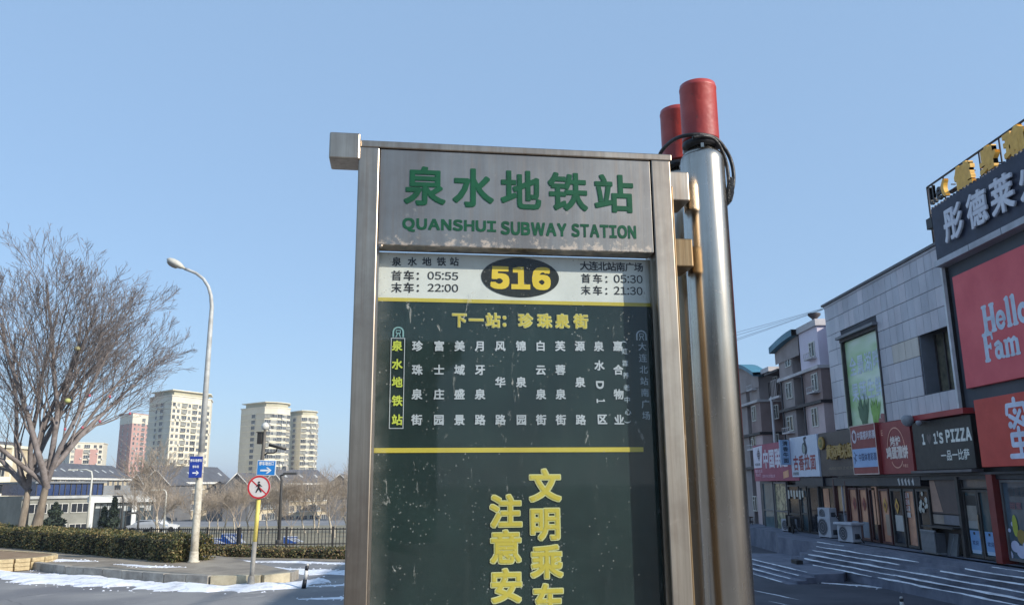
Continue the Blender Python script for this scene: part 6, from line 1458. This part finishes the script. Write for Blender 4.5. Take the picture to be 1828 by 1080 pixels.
t=aircon(40.0,ZP-.0,XF-.5,'small grey air conditioner outside the glass door under the white noodle sign',w_=.8,h=.58,dp=.35)
# motor scooter parked by the glass door
sc=thing('electric_scooter','dark electric scooter parked at the glass door under the white noodle sign','scooter',(XF-.75,39.1,ZP),math.radians(80))
for x in (-.55,.55): MB().use(TYRE).lathe([(.16,-.045),(.2,-.03),(.2,.03),(.16,.045)],n=16,M=Matrix.Translation((x,0,.2))@Matrix.Rotation(math.pi/2,4,'X')).build('wheel',sc)
MB().use(BLK).prism([(-.6,-.1),(-.1,-.12),(-.1,.12),(-.6,.1)],.3,.66).build('body',sc); MB().use(BLK).box(-.15,.35,-.11,.11,.22,.3).build('footboard',sc); MB().use(BLK).prism([(.33,-.14),(.42,-.12),(.42,.12),(.33,.14)],.25,.8).build('front_shield',sc); MB().use(DPIPE).box(-.62,-.02,-.11,.11,.66,.75).build('seat',sc)
MB().use(DPIPE).tube([(.5,0,.25),(.4,0,.9),(.36,0,.98)],.02,6).build('fork',sc); MB().use(DPIPE).tube([(.36,-.28,.98),(.38,0,1.0),(.36,.28,.98)],.014,6).build('handlebar',sc)
# ================================================================ terrace, steps, landing
PVS=mat('terrace_stone',(122,126,140),.7,scale=1.2,rgb2=(85,90,107),bump=.3,bscale=20,detail=8)
def edge(X29,Y): return X29-.095*(29-Y)*-1*-1
def ex(off,Y): return 12.85-.1*(Y-29.6)+off
terr=MB().use(PVS); 
yy=[3,12,20,26,31,33.5]
terr.prism([(ex(0,3),3),(14.75,3),(14.75,48),(13.3,48),(13.0,40),(11.9,36.3),(12.1,33.6)],-1.2,ZP)
tag(terr.build('terrace'),kind='structure')
stp=thing('steps','long shallow flight of stone steps with snow on the treads along the shops','steps',(12,28,-.5)); TO=stp.location
pitch_=[0,-.27,-.53,-.78,-1.06,-1.33]
SNOWL=SNOW
for k in range(1,6):
    z=ZP-.13*k; 
    for j in range(11):
        ya,yb=32.9+.12*k-j*2.7,32.9+.12*k-(j+1)*2.7
        mb=MB().use(PVS).prism([(ex(pitch_[k],yb)-TO.x,yb+.006-TO.y),(ex(pitch_[k-1],yb)+.05-TO.x,yb+.006-TO.y),(ex(pitch_[k-1],ya)+.05-TO.x,ya-.006-TO.y),(ex(pitch_[k],ya)-TO.x,ya-.006-TO.y)],-1.0-TO.z,z-TO.z-random.uniform(0,.006)); mb.build('step_stone',stp)
snl=[(0,33,31.0,.10),(1,32.6,26.0,.10),(1,23.9,12,.14),(2,32.4,26.6,.12),(2,24.6,12,.15),(3,32.2,23.0,.15),(3,25.5,12,.12),(4,32,26,.13),(4,26.2,12,.2),(5,31,27,.12),(5,26.8,14,.22),(0,23.0,20,.06)]
for i,(k,ya,yb,w_) in enumerate(snl):
    z=ZP-.13*k-.003; n=16; pts=[]; rq=random.Random(200+i)
    for q in range(n+1): y=ya+(yb-ya)*q/n; pts.append((ex(pitch_[min(k+1,5)] if k<5 else pitch_[5]-.15,y)+w_*.9+.02+.02*math.sin(q*2.1+i),y,(.3 if q in(0,n) else rq.choice((.25,.6,.9,1.1,1.3)))))
    snow_strip('snow',pts,w_*.85,.03,z+.008,60+i,.16)
# lower landing with its own short flight
ld=thing('landing_steps','low stone landing with narrow snowy steps left of the main shop steps','steps',(10.6,31,-.7)); LO=ld.location
MB().use(PVS).prism([(a-LO.x,b-LO.y) for a,b in ((10.28,28.0),(11.3,28.15),(11.95,29.3),(12.2,36.2),(9.75,36.4))],-1.1-LO.z,-.46-LO.z).build('landing',ld,.01)
for k in range(1,4):
    MB().use(PVS).prism([(a-LO.x,b-LO.y) for a,b in ((10.28-.33*k,27.95-.1*k),(10.3-.33*(k-1),28-.1*k),(9.76-.33*(k-1),36.4),(9.76-.33*k,36.4))],-1.1-LO.z,-.46-.09*k-LO.z).build('step_stone',ld)
for k in range(4):
    z=-.46-.09*k+.004; snow_strip('snow',[(9.83-.33*k,35.5,.6),(10.05-.33*k,32,1),(10.3-.33*k,28.6-.1*k,.6)],.13,.02,z,90+k,.2)
snow_strip('snow',[(10.5,28.0,.3),(11.4,27.4,1),(12.0,26.4,1),(12.6,24.6,.5)],.55,.04,None,98)
snow_strip('snow',[(7.6,26.8,.5),(8.1,25.2,1),(8.6,23.4,.8),(9.6,21.0,.6)],.16,.02,None,99)
snow_strip('snow',[(7.2,24.9,.5),(7.9,22.6,.6),(8.4,20.4,.6)],.10,.02,None,101)
bb=thing('stone_block','small dark block lying on the low stone landing','block',(11.0,31.6,-.46)); MB().use(BLK).box(-.12,.12,-.3,.3,0,.14).build('block',bb,.01)
# railing by the apartment wall at the end of the terrace
rg=thing('railing','dull steel railing at the far end beside the glazed shop','fence',(12.2,44,-.5))
for z in (.45,.85,1.1): MB().use(STEEL if z>1 else DPIPE).tube([(-3.2,3,z),(1.9,3,z)],.035,8).build('rail',rg)
bar2=MB().use(DPIPE).box(-.015,.015,-.015,.015,-.1,1.1).mesh('baluster')
for i in range(20): link('baluster',bar2,rg,(-3.1+i*.26,3,0))
Sp2=boxpart('low_wall',None,M3('wall_grey',(110,106,108)),8.0,14.4,48.4,48.7,-.8,.55); tag(Sp2,'low grey wall at the end of the pavement under the apartments','wall')
# ================================================================ overhead: nothing above this line but the sky
# named haze: thin winter air round everything
hm=bpy.data.materials.new('thin_air'); hm.use_nodes=True; t=hm.node_tree; t.nodes.remove(t.nodes['Principled BSDF']); pv=t.nodes.new('ShaderNodeVolumePrincipled'); pv.inputs['Color'].default_value=(.86,.91,1,1); pv.inputs['Density'].default_value=.00028; pv.inputs['Anisotropy'].default_value=.2
t.links.new(pv.outputs[0],t.nodes['Material Output'].inputs['Volume'])
tag(MB().use(hm).box(-4100,4100,-3100,6100,-10.5,62).build('haze'),kind='stuff')
